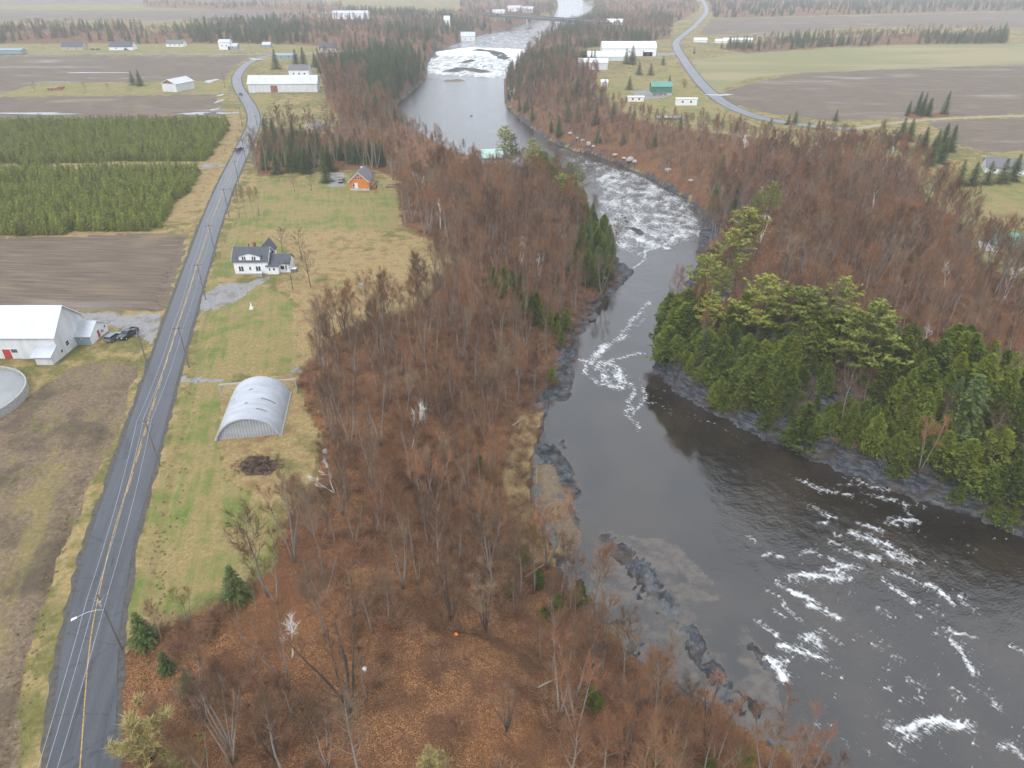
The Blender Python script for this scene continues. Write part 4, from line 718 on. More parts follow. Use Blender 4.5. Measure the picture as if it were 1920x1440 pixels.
boulder('boulder', 'pale square boulder at the edge of the wood below the arched hut', march(611,848), .75, M_PALE, seed=1); boulder('boulder', 'pale boulder on the left bank above the rock point', march(1133,522), 1.4, M_PALE, seed=2)
for k, (px, py, r_) in enumerate([(1070,252,2.2),(1082,260,1.8),(1092,264,2.0),(1104,271,2.6),(1112,276,1.8),(1153,292,2.2),(1170,298,1.8),(1182,300,3.0),(1190,304,2.0),(1252,321,2.6),(1295,340,1.8),(1345,375,1.5)]): boulder('boulder', ORD[k]+' pale boulder from the left along the right bank before the rapids', march(px, py), r_*.7, M_PALE, 'boulder', 'pale boulders along the right bank', .65, k+5)
for k, (px, py, r_) in enumerate([(1232,668,1.6),(1240,690,1.8),(1262,722,1.6),(1300,748,1.3),(1345,778,1.2),(1420,810,1.4),(1505,845,1.2),(1600,888,1.4),(1690,922,1.1),(1780,952,1.2),(1850,978,1.3),(1905,998,1.4)]): boulder('rock', ORD[k]+' dark wet rock from the upstream nose along the cliff foot', G(px, py, ZW-.3), r_, M_SLATE, 'rock', 'rocks along the cliff foot', .6, k+30)
for k, (px, py, r_) in enumerate([(1172,514,2.0),(1160,522,1.6),(1148,538,1.6),(1108,600,1.5),(1098,606,1.2),(1052,690,1.8),(1050,715,2.0),(1044,735,1.4)]): boulder('rock', ORD[k]+' dark rock downstream from the left bank point', G(px, py, ZW-.2), r_, M_SLATE, 'rock', 'rocks of the left bank', .6, k+50)
boulder('rock', 'dark rock alone in the calm water above the bend', G(884,217,ZW), 1.0, M_SLATE, 'rock', None, .4, 70)
s_ = empty('garden_statue', gp(472,580)); tag(s_, 'small white statue on a plinth in the lawn before the white house', 'statue'); MB().box(-.45, .45, -.45, .45, 0, .5).build('plinth', M_TRIM, s_); m = MB(); m.tube([(0,0,.5),(0,0,.8),(0,0,1.3),(0,0,1.55),(0,0,1.75),(0,0,1.95)], [.34,.3,.2,.10,.15,.05], 10); m.build('figure', M_TRIM, s_)
w_ = empty('well_cover', march(678,535)); tag(w_, 'pale blue cover lying in the dry clearing', 'cover'); m = MB(); m.prism([(-.8, 0), (.8, 0), (.6, .45), (-.6, .45)], -.7, .7, 'x'); m.build('lid', M_BLUE, w_); MB().box(-.15, .15, -.1, .1, .45, .6).build('handle', M_GALV, w_)
o_ = empty('orange_marker', march(855,1190)); tag(o_, 'small bright orange cap lying in the fallen leaves', 'marker'); m = MB(); m.tube([(0,0,0),(0,0,.12),(0,0,.3),(0,0,.42)], [.32,.30,.16,.05], 10); m.build('cap', simple('orange_plastic', (.75,.22,.03), .5, .1, 3), o_)
o_ = empty('white_bucket', march(684,1258)); tag(o_, 'white bucket hanging in the fork of the big bare tree', 'bucket'); m = MB(); m.tube([(0,0,.0),(0,0,.5)], [.24,.3], 12); m.build('pail', M_TARP, o_); m = MB(); m.tube([(-.3,0,.5),(-.2,0,.75),(.2,0,.75),(.3,0,.5)], .02, 5); m.build('handle', M_GALV, o_)
o_ = empty('old_implement', gp(105,169), R(8)); tag(o_, 'rusty farm implement left in the far pasture', 'farm machine'); MB().box(-6, 6, -.6, .6, 1.0, 1.6).build('frame', M_RUST, o_)
for x in (-4.5, -2, 1, 4): m = MB(); m.tube([(x,-1.2,.8),(x,-.9,.8)], .8, 12); m.build('wheel', M_RUST, o_)
MB().box(2, 6.5, -1.3, 1.3, 1.604, 2.6).build('hopper', M_RUST, o_)
o_ = empty('timber_deck', gp(1255,222)); tag(o_, 'grey timber deck on the slope below the green house', 'deck'); MB().box(-8, 8, -3, 3, .8, 1.1).build('floor', M_GREY, o_)
for x in np.linspace(-7.6, 7.6, 6): MB().box(x-.12, x+.12, -2.9, -2.66, -1.5, 2.1).build('post', M_GREY, o_)
MB().box(-8, 8, -2.95, -2.8, 2.104, 2.25).build('rail', M_GREY, o_)
for k, (a, b, r_, lb) in enumerate([((1020,1060),(985,1085),.16,'fallen pale log on the near left bank'),((1010,1290),(1045,1275),.14,'fallen grey log at the edge of the leaf clearing'),((960,800),(985,785),.2,'pale fallen trunk above the grassy shore'),((1190,1205),(1165,1175),.12,'thin driftwood log on the sand bar')]):
    p0, p1 = march(*a), march(*b); p0.z += .2; p1.z += .35; m = MB(); m.tube([p0, p0.lerp(p1, .5)+Vector((0,0,.1)), p1], [r_, r_*.85, r_*.5], 7); tag(m.build('fallen_log', M_LOG), lb, 'log')
s = NT('puddle_water'); s.P(Base_Color=(.10,.095,.085), Roughness=.04, Specular_IOR_Level=.7); PUD = s.m
for k, (px, py, rx, ry) in enumerate([(365,213,10,3.5),(402,205,2,5),(410,190,1.6,6),(414,178,1.4,6),(425,212,6,3),(60,213,30,3),(395,152,5,8),(180,137,22,3),(1350,178,8,5),(480,112,7,6)]):
    q = gp(px, py); rg_ = random.Random(k); m = MB(); n = 24; ph = [rg_.uniform(0, 6) for _ in range(3)]
    def rad(a): return 1+.3*math.sin(2*a+ph[0])+.25*math.sin(3*a+ph[1])+.15*math.sin(7*a+ph[2])
    m.vf([(q[0]+rx*rad(6.283*j/n)*math.cos(6.283*j/n), q[1]+ry*rad(6.283*j/n)*math.sin(6.283*j/n), q[2]+.09) for j in range(n)], [tuple(range(n))]); tag(m.build('puddle', PUD), kind='structure')

q = march(486, 872); m = MB(); rgb = random.Random(5)
for k in range(420):
    a, r_ = rgb.uniform(0, 6.283), 3.4*rgb.random()**.6; b = Vector((q.x+1.5*r_*math.cos(a), q.y+r_*math.sin(a), q.z)); m.spike(b, b+Vector((rgb.gauss(0, .7), rgb.gauss(0, .7), rgb.uniform(.2, 1.5)*(1.15-r_/4.2))), .035)
tag(m.build('brush_pile', simple('charred_brush', (.055,.04,.033), .95, .2, 3)), 'dark heap of burnt brush on the grass below the arched hut', 'brush pile'); NOTREE.append((q.x, q.y, 6))

o_ = empty('road_sign', gp(463,165), R(-10)); tag(o_, 'yellow diamond road sign before the long white barn', 'road sign'); m = MB(); m.tube([(0,0,0),(0,0,2.6)], .04, 6); m.build('post', M_GALV, o_); m = MB(); m.vf([(0,-.06,1.9),(.6,-.06,2.5),(0,-.06,3.1),(-.6,-.06,2.5),(0,-.04,1.9),(.6,-.04,2.5),(0,-.04,3.1),(-.6,-.04,2.5)], [(0,1,2,3),(7,6,5,4),(0,4,5,1),(1,5,6,2),(2,6,7,3),(3,7,4,0)]); m.build('sign_plate', simple('sign_yellow', (.75,.50,.03), .5, .05, 2), o_)
# ------------------------------------------------------------------ plants: materials
def bark(name, a, b):
    s = NT(name); p = s.pos(); f = s.noise(2.0, 4, s.map(p, (3, 3, .5))); s.P(Base_Color=s.mix(s.ma('MULTIPLY', s.rand(), .5), s.ramp(f, [(.3, a), (.7, b)]), s.ramp(f, [(.3, b), (.7, a)])), Roughness=.9, Specular_IOR_Level=.1); return s.m
def leafy(name, dark, mid, light, yel=None, spread=.5):
    s = NT(name); isl = s.add('ShaderNodeNewGeometry').outputs['Random Per Island']; r = s.rand()
    f = s.ma('ADD', s.ma('MULTIPLY', isl, .55), s.ma('MULTIPLY', s.noise(.5, 3, s.pos()), .45))
    c = s.ramp(f, [(.2, dark), (.5, mid), (.8, light)]); c = s.mix(1.0, c, s.ramp(s.ma('FRACT', s.ma('MULTIPLY', r, 5.7)), [(0, .55), (.6, 1.0), (1, 1.2)]), 'MULTIPLY')
    if yel: c = s.mix(s.ma('MULTIPLY', s.rng(r, .3, 1.0), spread), c, s.mix(isl, yel, light))
    s.P(Base_Color=c, Roughness=.75, Specular_IOR_Level=.2); return s.m
BARK = bark('grey_bark', (0.165,0.138,0.117), (0.330,0.289,0.248)); BIRCH = bark('pale_bark', (0.688,0.646,0.578), (0.900,0.900,0.866)); PBARK = bark('conifer_bark', (0.083,0.062,0.048), (0.179,0.138,0.110))
s = NT('bare_twigs'); isl = s.add('ShaderNodeNewGeometry').outputs['Random Per Island']; r = s.rand()
c = s.ramp(r, [(0, (0.249,0.143,0.078)), (.18, (0.303,0.139,0.066)), (.36, (0.210,0.156,0.102)), (.52, (0.330,0.147,0.066)), (.66, (0.264,0.196,0.126)), (.82, (0.276,0.125,0.062)), (1, (0.291,0.174,0.082))])
c = s.mix(1.0, c, s.ramp(s.ma('FRACT', s.ma('MULTIPLY', r, 7.31)), [(0, .42), (.5, .8), (1, 1.2)]), 'MULTIPLY')
s.P(Base_Color=s.mix(isl, s.mix(.35, c, (.07,.05,.04)), c), Roughness=.9, Specular_IOR_Level=.1); TWIG = s.m
TWIGDARK = simple('dark_twigs', (.085,.072,.06), .9, .2, 2); BUDS = leafy('yellow_buds', (.20,.165,.06), (.34,.28,.11), (.48,.41,.18)); REDTW = simple('red_twigs', (.20,.082,.05), .9, .2, 2)
REED = leafy('dry_reeds', (.22,.165,.08), (.34,.26,.135), (.46,.37,.21)); REED_ = leafy('old_reeds', (0.280,0.175,0.087), (0.473,0.315,0.157), (0.700,0.525,0.298)); SHRUB = leafy('brush_twigs', (0.157,0.087,0.056), (0.288,0.148,0.087), (0.403,0.228,0.132), (0.210,0.175,0.097), .6)
PINE = leafy('pine_needles', (0.103,0.134,0.028), (0.231,0.261,0.048), (0.394,0.392,0.075), (0.348,0.319,0.053), .5)
CEDAR = leafy('cedar_sprays', (0.045,0.072,0.010), (0.107,0.147,0.018), (0.190,0.233,0.027), (0.224,0.240,0.022), .75)
SPRUCE = leafy('spruce_needles', (0.045,0.067,0.023), (0.091,0.124,0.036), (0.152,0.187,0.056), (0.101,0.133,0.050), .5)
PLANT = leafy('young_spruce', (0.082,0.102,0.017), (0.176,0.203,0.034), (0.282,0.307,0.050), (0.270,0.276,0.034), .5)
# ------------------------------------------------------------------ plants: shapes
def bare_tree(seed, H=13.0, spread=.30, n1=17, n2=6, n3=12, low=.3, up=45, lean=0.0, twig=.020, fork=1, fat=1.0):
    rg = random.Random(seed); T, C = MB(), MB()
    def stem(base, az, L, r0, leanang):
        pts, rads = [], []; p = Vector(base); d = Vector((math.sin(leanang)*math.cos(az), math.sin(leanang)*math.sin(az), math.cos(leanang)))
        for k in range(7):
            pts.append(p.copy()); rads.append(r0*(1-.88*k/6)); d = (d + Vector((rg.uniform(-.10, .10), rg.uniform(-.10, .10), .06))).normalized(); p = p + d*(L/6)
        return pts, rads
    def lerp(pts, t):
        f = t*(len(pts)-1); k = min(int(f), len(pts)-2); return pts[k].lerp(pts[k+1], f-k), (pts[k+1]-pts[k]).normalized()
    stems = []
    if fork == 1: stems.append(stem((0, 0, -.3), rg.uniform(0, 6), H*.93, H*.0125*fat, lean))
    else:
        for k in range(fork): stems.append(stem((0, 0, -.3), k*6.28/fork+rg.uniform(-.4, .4), H*rg.uniform(.8, .97), H*.010*fat, rg.uniform(.12, .26)))
    per = max(3, n1//len(stems)); az = rg.uniform(0, 6)
    for pts, rads in stems:
        T.tube(pts, rads, 6)
        for k in range(per):
            t = low + (.97-low)*(k+rg.random())/per; az += 2.4+rg.uniform(-.4, .4)
            b, d0 = lerp(pts, t); el = R(up + 22*t + rg.uniform(-10, 10)); L = H*spread*(1.15-.75*t)*rg.uniform(.75, 1.2)*(1 if fork == 1 else .75)
            d = Vector((math.cos(az)*math.cos(el), math.sin(az)*math.cos(el), math.sin(el))); bp = [b]; q = b.copy(); dd = d.copy()
            for m in range(3): dd = (dd + Vector((rg.uniform(-.13, .13), rg.uniform(-.13, .13), .10))).normalized(); q = q + dd*L/3; bp.append(q.copy())
            r0 = max(.02, rads[0]*(1-.85*t)*.48); T.tube(bp, [r0, r0*.7, r0*.45, r0*.18], 4, False)
            for j in range(n2):
                u = .25 + .75*(j+rg.random())/n2; c0, cd = lerp(bp, min(u, 1)); a2 = rg.uniform(0, 6.28); o = cd.orthogonal().normalized(); o = (Matrix.Rotation(a2, 3, cd) @ o)
                sd_ = (cd*.75 + o*.62 + Vector((0, 0, .28))).normalized(); sl = L*rg.uniform(.28, .5)*(1.1-.4*u); c1 = c0 + sd_*sl
                C.spike(c0, c1, twig*1.3)
                for i in range(n3):
                    v = .15+.85*(i+rg.random())/n3; e0 = c0.lerp(c1, v); o2 = Vector((rg.gauss(0, 1), rg.gauss(0, 1), rg.gauss(0, 1))).normalized()
                    ed = (sd_*.7 + o2*.75 + Vector((0, 0, .35))).normalized(); C.spike(e0, e0+ed*rg.uniform(.6, 1.5)*(H/13), twig)
    return T, C
def spruce(seed, H=10.0, Rm=2.1, step=.36, nb=8, leaf=.42, ragged=.15, lowz=.06):
    rg = random.Random(seed); T, C = MB(), MB(); T.tube([(0,0,-.3),(0,0,H*.5),(0,0,H*.97)], [H*.014, H*.009, .015], 6); z = H*lowz
    while z < H*.98:
        t = z/H; rr = Rm*(1-t)**.85*rg.uniform(1-ragged, 1+ragged)+.08; n = max(3, int(nb*(.45+.55*(1-t)))); a0 = rg.uniform(0, 6)
        for k in range(n):
            a = a0 + 6.283*k/n + rg.uniform(-.25, .25); L = rr*rg.uniform(.78, 1.12); ca, sa = math.cos(a), math.sin(a); zb = z + rg.uniform(-.15, .15); m = max(2, int(L/(leaf*.55)))
            tip = (ca*L, sa*L, zb-L*.18+leaf*.3); C.tri((ca*L*.45-sa*leaf*.4, sa*L*.45+ca*leaf*.4, zb-L*.1), (ca*L*.45+sa*leaf*.4, sa*L*.45-ca*leaf*.4, zb-L*.1), tip)
            for j in range(m):
                u = (j+.6)/m; x, y, q = ca*L*u, sa*L*u, zb - L*.25*u*u
                for sgn in (-1, 1):
                    w_ = leaf*(1.25-.55*u)*rg.uniform(.7, 1.2); e = (x - sa*sgn*w_ + ca*leaf*.5, y + ca*sgn*w_ + sa*leaf*.5, q - rg.uniform(-.02, .3)*leaf)
                    C.tri((x-ca*leaf*.28, y-sa*leaf*.28, q+rg.uniform(0, .12)), (x+ca*leaf*.42, y+sa*leaf*.42, q+rg.uniform(-.05, .1)), e)
        z += step*(.75+.5*rg.random())*(1-.35*t)
    return T, C
def pine(seed, H=18.0, Rm=4.6, low=.34):
    rg = random.Random(seed); T, C = MB(), MB(); lx, ly = rg.uniform(-.5, .5), rg.uniform(-.5, .5)
    ax = lambda z: (lx*math.sin(z/H*3), ly*math.sin(z/H*2.4)); T.tube([(*ax(H*k/6), H*k/6-.3) for k in range(7)], [H*.0155*(1-.9*k/6) for k in range(7)], 7); z = H*low; az = 0
    while z < H*.98:
        t = (z/H-low)/(1-low); prof = (.62+.55*math.sin(min(1, t*1.5+.25)*1.9))*(1-t**2.2)+.10; n = rg.choice([3, 4, 4, 5])
        for k in range(n):
            az += 6.283/n + rg.uniform(-.4, .4); L = Rm*prof*rg.uniform(.55, 1.15); ca, sa = math.cos(az), math.sin(az); x0, y0 = ax(z); rise = rg.uniform(.02, .26)+.35*t; pts = [(x0+ca*L*u, y0+sa*L*u, z+L*rise*u*u*.9+.05*L*u) for u in (0, .35, .7, 1)]
            T.tube(pts, [.07*(1-t)+.02, .05*(1-t)+.015, .03, .012], 4, False)
            m = max(3, int(L*1.9))
            for j in range(m):
                u = .22+.78*(j+rg.random())/m; side_ = rg.uniform(-1, 1)*L*.30*(1.15-u*.6); cx, cy_, cz = x0+ca*L*u-sa*side_, y0+sa*L*u+ca*side_, z+L*rise*u*u*.9+.05*L*u+rg.uniform(-.08, .22)
                for q in range(11):
                    d = Vector((rg.gauss(0, 1)+ca*.7, rg.gauss(0, 1)+sa*.7, rg.gauss(0, .42)+.30)).normalized(); l = rg.uniform(.45, .8); o = d.orthogonal().normalized(); o = Matrix.Rotation(rg.uniform(0, 6.28), 3, d) @ o; o.z *= .5
                    c0 = Vector((cx, cy_, cz)); C.tri(c0+o*.24, c0-o*.24, c0+d*l)
        z += rg.uniform(.65, 1.25)*(H/18)
    return T, C
def cedar(seed, H=9.0, Rm=2.1, n=1150):
    rg = random.Random(seed); T, C = MB(), MB(); T.tube([(0,0,-.4),(.05,0,H*.5),(0,.05,H*.9)], [H*.016, H*.011, .02], 6); ph = [rg.uniform(0, 6) for _ in range(6)]
    for k in range(n):
        t = rg.random()**.85; a = rg.uniform(0, 6.283); prof = min(1, t*6+.45)*(1-t**1.5)**.8 + .03
        lump = 1+.24*math.sin(2*a+ph[0]+t*7)+.22*math.sin(4*a+ph[1]-t*13)+.20*math.sin(t*19+ph[2]+2*a)
        r_ = Rm*prof*lump*rg.uniform(.60, 1.05); z = H*(.04+.95*t); ca, sa = math.cos(a), math.sin(a); c0 = Vector((ca*r_, sa*r_, z))
        for q in range(3):
            d = Vector((ca*.9+rg.gauss(0, .5), sa*.9+rg.gauss(0, .5), .45+rg.gauss(0, .45))).normalized(); o = Matrix.Rotation(rg.uniform(0, 6.28), 3, d) @ d.orthogonal().normalized(); l = rg.uniform(.28, .55)
            C.tri(c0+o*.19-d*.1, c0-o*.19-d*.1, c0+d*l)
    return T, C
def shrub(seed, n=70, H=1.6, wr=.9, th=.016):
    rg = random.Random(seed); C = MB()
    for k in range(n):
        a = rg.uniform(0, 6.283); r_ = rg.random()**.5*.35; e = rg.uniform(.25, 1.2); L = H*rg.uniform(.5, 1.1); b = Vector((math.cos(a)*r_, math.sin(a)*r_, -.05)); d = Vector((math.cos(a)*math.cos(e)*wr, math.sin(a)*math.cos(e)*wr, math.sin(e))).normalized(); m = b+d*L*.6
        C.spike(b, b+d*L, th)
        for j in range(3):
            q = b + d*L*rg.uniform(.35, .9); C.spike(q, q+(d+Vector((rg.gauss(0, .6), rg.gauss(0, .6), rg.gauss(0, .4)))).normalized()*L*.4, th*.8)
    return C
KIND = {}
def kind(key, H0, gens, tm, cm):
    KIND[key] = (H0, [(T.mesh(key+'_trunk', tm, True), C.mesh(key+'_crown', cm)) for T, C in gens], gens, tm, cm)
kind('bare', 13, [bare_tree(100+k, 13, .31+.04*(k % 3), 14+k % 4, 7, 9, .38+.05*(k % 4), 40+5*(k % 3), .03*(k % 4), .0122, fork=(1, 1, 3, 1, 2, 1, 1, 4)[k]) for k in range(8)], BARK, TWIG)
kind('open', 9, [bare_tree(200+k, 9, .42, 15, 5, 7, .22, 26, .03, .014) for k in range(3)], TWIGDARK, TWIGDARK)
kind('birch', 13, [bare_tree(300+k, 13, .30, 9, 4, 5, .42, 48, .10, .030, fork=(1, 2, 2, 3)[k], fat=1.15) for k in range(4)], BIRCH, BIRCH)
kind('vase', 5, [bare_tree(400+k, 5, .42, 14, 5, 10, .3, 52, 0, .02, fork=3) for k in range(2)], TWIGDARK, REDTW)
kind('maple', 15, [bare_tree(420+k, 15, .30, 24, 6, 9, .12, 48, 0, .02, fork=5) for k in range(2)], TWIGDARK, TWIG)
kind('willow', 8, [bare_tree(440+k, 8, .46, 26, 8, 18, .1, 30, 0, .032, fork=4) for k in range(2)], PBARK, BUDS)
kind('spruce', 10, [spruce(500+k, 10, 2.8+.35*(k % 2)) for k in range(4)], PBARK, SPRUCE)
kind('tallspruce', 13, [spruce(520+k, 13, 3.4, .42, 10, .55, .22) for k in range(3)], PBARK, SPRUCE)
kind('pine', 18, [pine(600+k, 18, 4.4+.4*(k % 3), .30+.06*(k % 3)) for k in range(5)], PBARK, PINE)
kind('cedar', 9, [cedar(700+k, 9, 1.9+.3*(k % 3)) for k in range(6)], PBARK, CEDAR)
kind('young', 3.6, [spruce(800+k, 3.6, 1.35, .27, 7, .34, .2, .04) for k in range(4)], PBARK, PLANT)
RG = random.Random(99)
def plant(k, name, loc, H, label, cat, group=None, v=None, rz=None, tilt=None, wide=1.0):
    H0, ms = KIND[k][:2]; t, c = ms[RG.randrange(len(ms)) if v is None else v % len(ms)]
    o = empty(name, (loc[0], loc[1], loc[2])); sc_ = H/H0; o.scale = (sc_*wide, sc_*wide, sc_); o.rotation_euler = (tilt[0] if tilt else 0, tilt[1] if tilt else 0, RG.uniform(0, 6.28) if rz is None else rz)
    tag(o, label, cat, group); link(bpy.data.objects.new('trunk', t), o); link(bpy.data.objects.new('crown', c), o); return o
def scatter(name, label, cat, pts, scl, srcs):
    """a mass nobody could count: points carrying copies, through geometry nodes"""
    n = len(pts); me = bpy.data.meshes.new(name); me.vertices.add(n); me.vertices.foreach_set('co', np.asarray(pts, np.float32).ravel())
    rg = np.random.RandomState(len(name)*7+n)
    setattr_f(me, 'scl', scl); setattr_f(me, 'rot', rg.rand(n)*6.283); a = me.attributes.new('pick', 'INT', 'POINT'); a.data.foreach_set('value', rg.randint(0, len(srcs), n).astype(np.int32))
    o = link(bpy.data.objects.new(name, me)); g = bpy.data.node_groups.new(name, 'GeometryNodeTree'); g.interface.new_socket('Geometry', in_out='INPUT', socket_type='NodeSocketGeometry'); g.interface.new_socket('Geometry', in_out='OUTPUT', socket_type='NodeSocketGeometry')
    N, L = g.nodes, g.links; gi, go = N.new('NodeGroupInput'), N.new('NodeGroupOutput'); io = N.new('GeometryNodeInstanceOnPoints'); jn = N.new('GeometryNodeJoinGeometry')
    for q in srcs:
        oi = N.new('GeometryNodeObjectInfo'); oi.inputs['Object'].default_value = q; oi.inputs['As Instance'].default_value = True; L.new(oi.outputs['Geometry'], jn.inputs[0])
    def na(nm, ty): q = N.new('GeometryNodeInputNamedAttribute'); q.data_type = ty; q.inputs['Name'].default_value = nm; return q.outputs['Attribute']
    cx = N.new('ShaderNodeCombineXYZ'); L.new(na('rot', 'FLOAT'), cx.inputs[2]); er = N.new('FunctionNodeEulerToRotation'); L.new(cx.outputs[0], er.inputs[0])
    L.new(gi.outputs[0], io.inputs['Points']); L.new(jn.outputs[0], io.inputs['Instance']); io.inputs['Pick Instance'].default_value = True
    L.new(na('pick', 'INT'), io.inputs['Instance Index']); L.new(er.outputs[0], io.inputs['Rotation']); L.new(na('scl', 'FLOAT'), io.inputs['Scale']); L.new(io.outputs[0], go.inputs[0])
    o.modifiers.new('copies', 'NODES').node_group = g; tag(o, label, cat, None, 'stuff'); return o
def sources(key):
    out = []
    for T, C in KIND[key][2]:
        M = MB(); M.vf(T.v, T.f); M.cur = 1; M.vf(C.v, C.f); out.append(bpy.data.objects.new(key+'_source', M.mesh(key+'_source', [KIND[key][3], KIND[key][4]])))
    return out
# ------------------------------------------------------------------ plants: where they stand
def cells(y0, y1, sp, pxlim=(-160, 2090), pylim=1560, jit=.9, seed=1):
    """jittered points over the ground in view between two distances"""
    rg = np.random.RandomState(seed); ys = np.arange(y0, y1, sp); out = []
    for yv in ys:
        hw = 62+.80*yv; n = int(2*hw/sp); xs = np.linspace(-hw, hw, n); out.append(np.stack([xs+(rg.rand(n)-.5)*sp*jit, yv+(rg.rand(n)-.5)*sp*jit], -1))
    q = np.concatenate(out); z = hz(q[:, 0], q[:, 1]); px, py = proj(q[:, 0], q[:, 1], z); m = (px > pxlim[0]) & (px < pxlim[1]) & (py < pylim)
    d, sd_ = sdist(q[:, 0], q[:, 1]); g = roadgap(q[:, 0], q[:, 1]); m &= (d > 1.0) & (g > 2.5)
    return np.concatenate([q, z[:, None]], 1)[m], px[m], py[m], d[m], sd_[m], g[m]

def clearof(P):
    m = np.ones(len(P), bool)
    for x, y, r_ in NOTREE: m &= np.hypot(P[:, 0]-x, P[:, 1]-y) > r_
    return m
TREES = []
# hand-placed trees: kind, top pixel or base pixel, height, name, label, category
def byt(k, px, py, H, name, label, cat, **kw): q = march(px, py, H*.97); NOTREE.append((q.x, q.y, 1.5)); return plant(k, name, q, H, label, cat, **kw)
def byb(k, px, py, H, name, label, cat, **kw): q = march(px, py); NOTREE.append((q.x, q.y, 3.2 if k == 'birch' else 2.0)); return plant(k, name, q, H, label, cat, **kw)
for px, py, H, lb, wd in [(1440,522,17,'broad light green pine left of the two crowns above the cliff',1.15),(1522,540,16,'broad light green pine beside the tallest crowns above the cliff',1.2),(1588,525,15,'rounded light green pine at the back of the cliff group',.9),
                          (1652,572,19,'tall tiered light green pine towering over the right cliff',1.15),(1625,598,14,'shorter pine leaning against the tall tiered pine on the cliff',1),(1515,615,12,'small pale conical pine in the middle of the cliff thicket',.75),
                          (1405,388,18,'wide green pine at the water bend opposite the rapids',1.0),(1378,432,16,'pale pine with bare lower trunk just below the rapids',.95),(1332,478,15,'yellow green pine leaning over the river below the rapids',.95),
                          (1452,345,13,'pale pine standing back from the rapids on the right bank',.8),(1425,365,11,'small pine between two larger pines by the rapids',.8),(1340,557,12,'pale spreading pine at the upstream end of the thicket',.9),(1362,505,10,'slim pine behind the leaning yellow green pine',.7),
                          (945,236,15,'tall pine beside the pale green roof on the left bank',.75),(962,252,13,'dark slender pine right of the tall riverside pine',.65),(1000,262,14,'pale green pine on the left bank, upstream of the four',.85),(1020,285,12,'bushy pale pine beside the pale green pine',.95),
                          (1040,295,10,'small pine between the bushy pale pine and the river',.8),(1072,298,14,'tall pine on the left bank nearest the far rapids',.8),(1088,310,14,'dark edge pine standing out over the river',.75),(1055,325,12,'full pine in front of the left bank edge pines',.9)]:
    byt('pine', px, py, H+(1.5 if px > 1200 else 3.0), 'pine_tree', lb, 'pine tree', wide=wd*1.25)
for px, py, H, lb in [(945,500,8,'bright green cedar rising from the bare wood, upper one'),(960,508,7,'bright green cedar beside the upper cedar in the bare wood'),(990,545,8,'yellow green cedar on the left bank slope'),(1003,565,8,'lower yellow green cedar on the left bank slope'),(1045,588,7,'green cedar by the left bank rocks'),
                      (1088,360,11,'dark cedar under the edge pine at the river'),(1100,385,12,'dark tall cedar at the left bank cliff edge'),(1112,410,11,'dark cedar on the left bank cliff, second from the water'),(1120,435,10,'lowest dark cedar on the left bank cliff'),(1092,420,10,'dark cedar set back on the left bank cliff'),
                      (1035,690,5,'small cedar clinging to the dark rock nose'),(1080,330,10,'cedar squeezed between the left bank pines')]:
    byt('cedar', px, py, H, 'cedar_tree', lb, 'cedar tree')
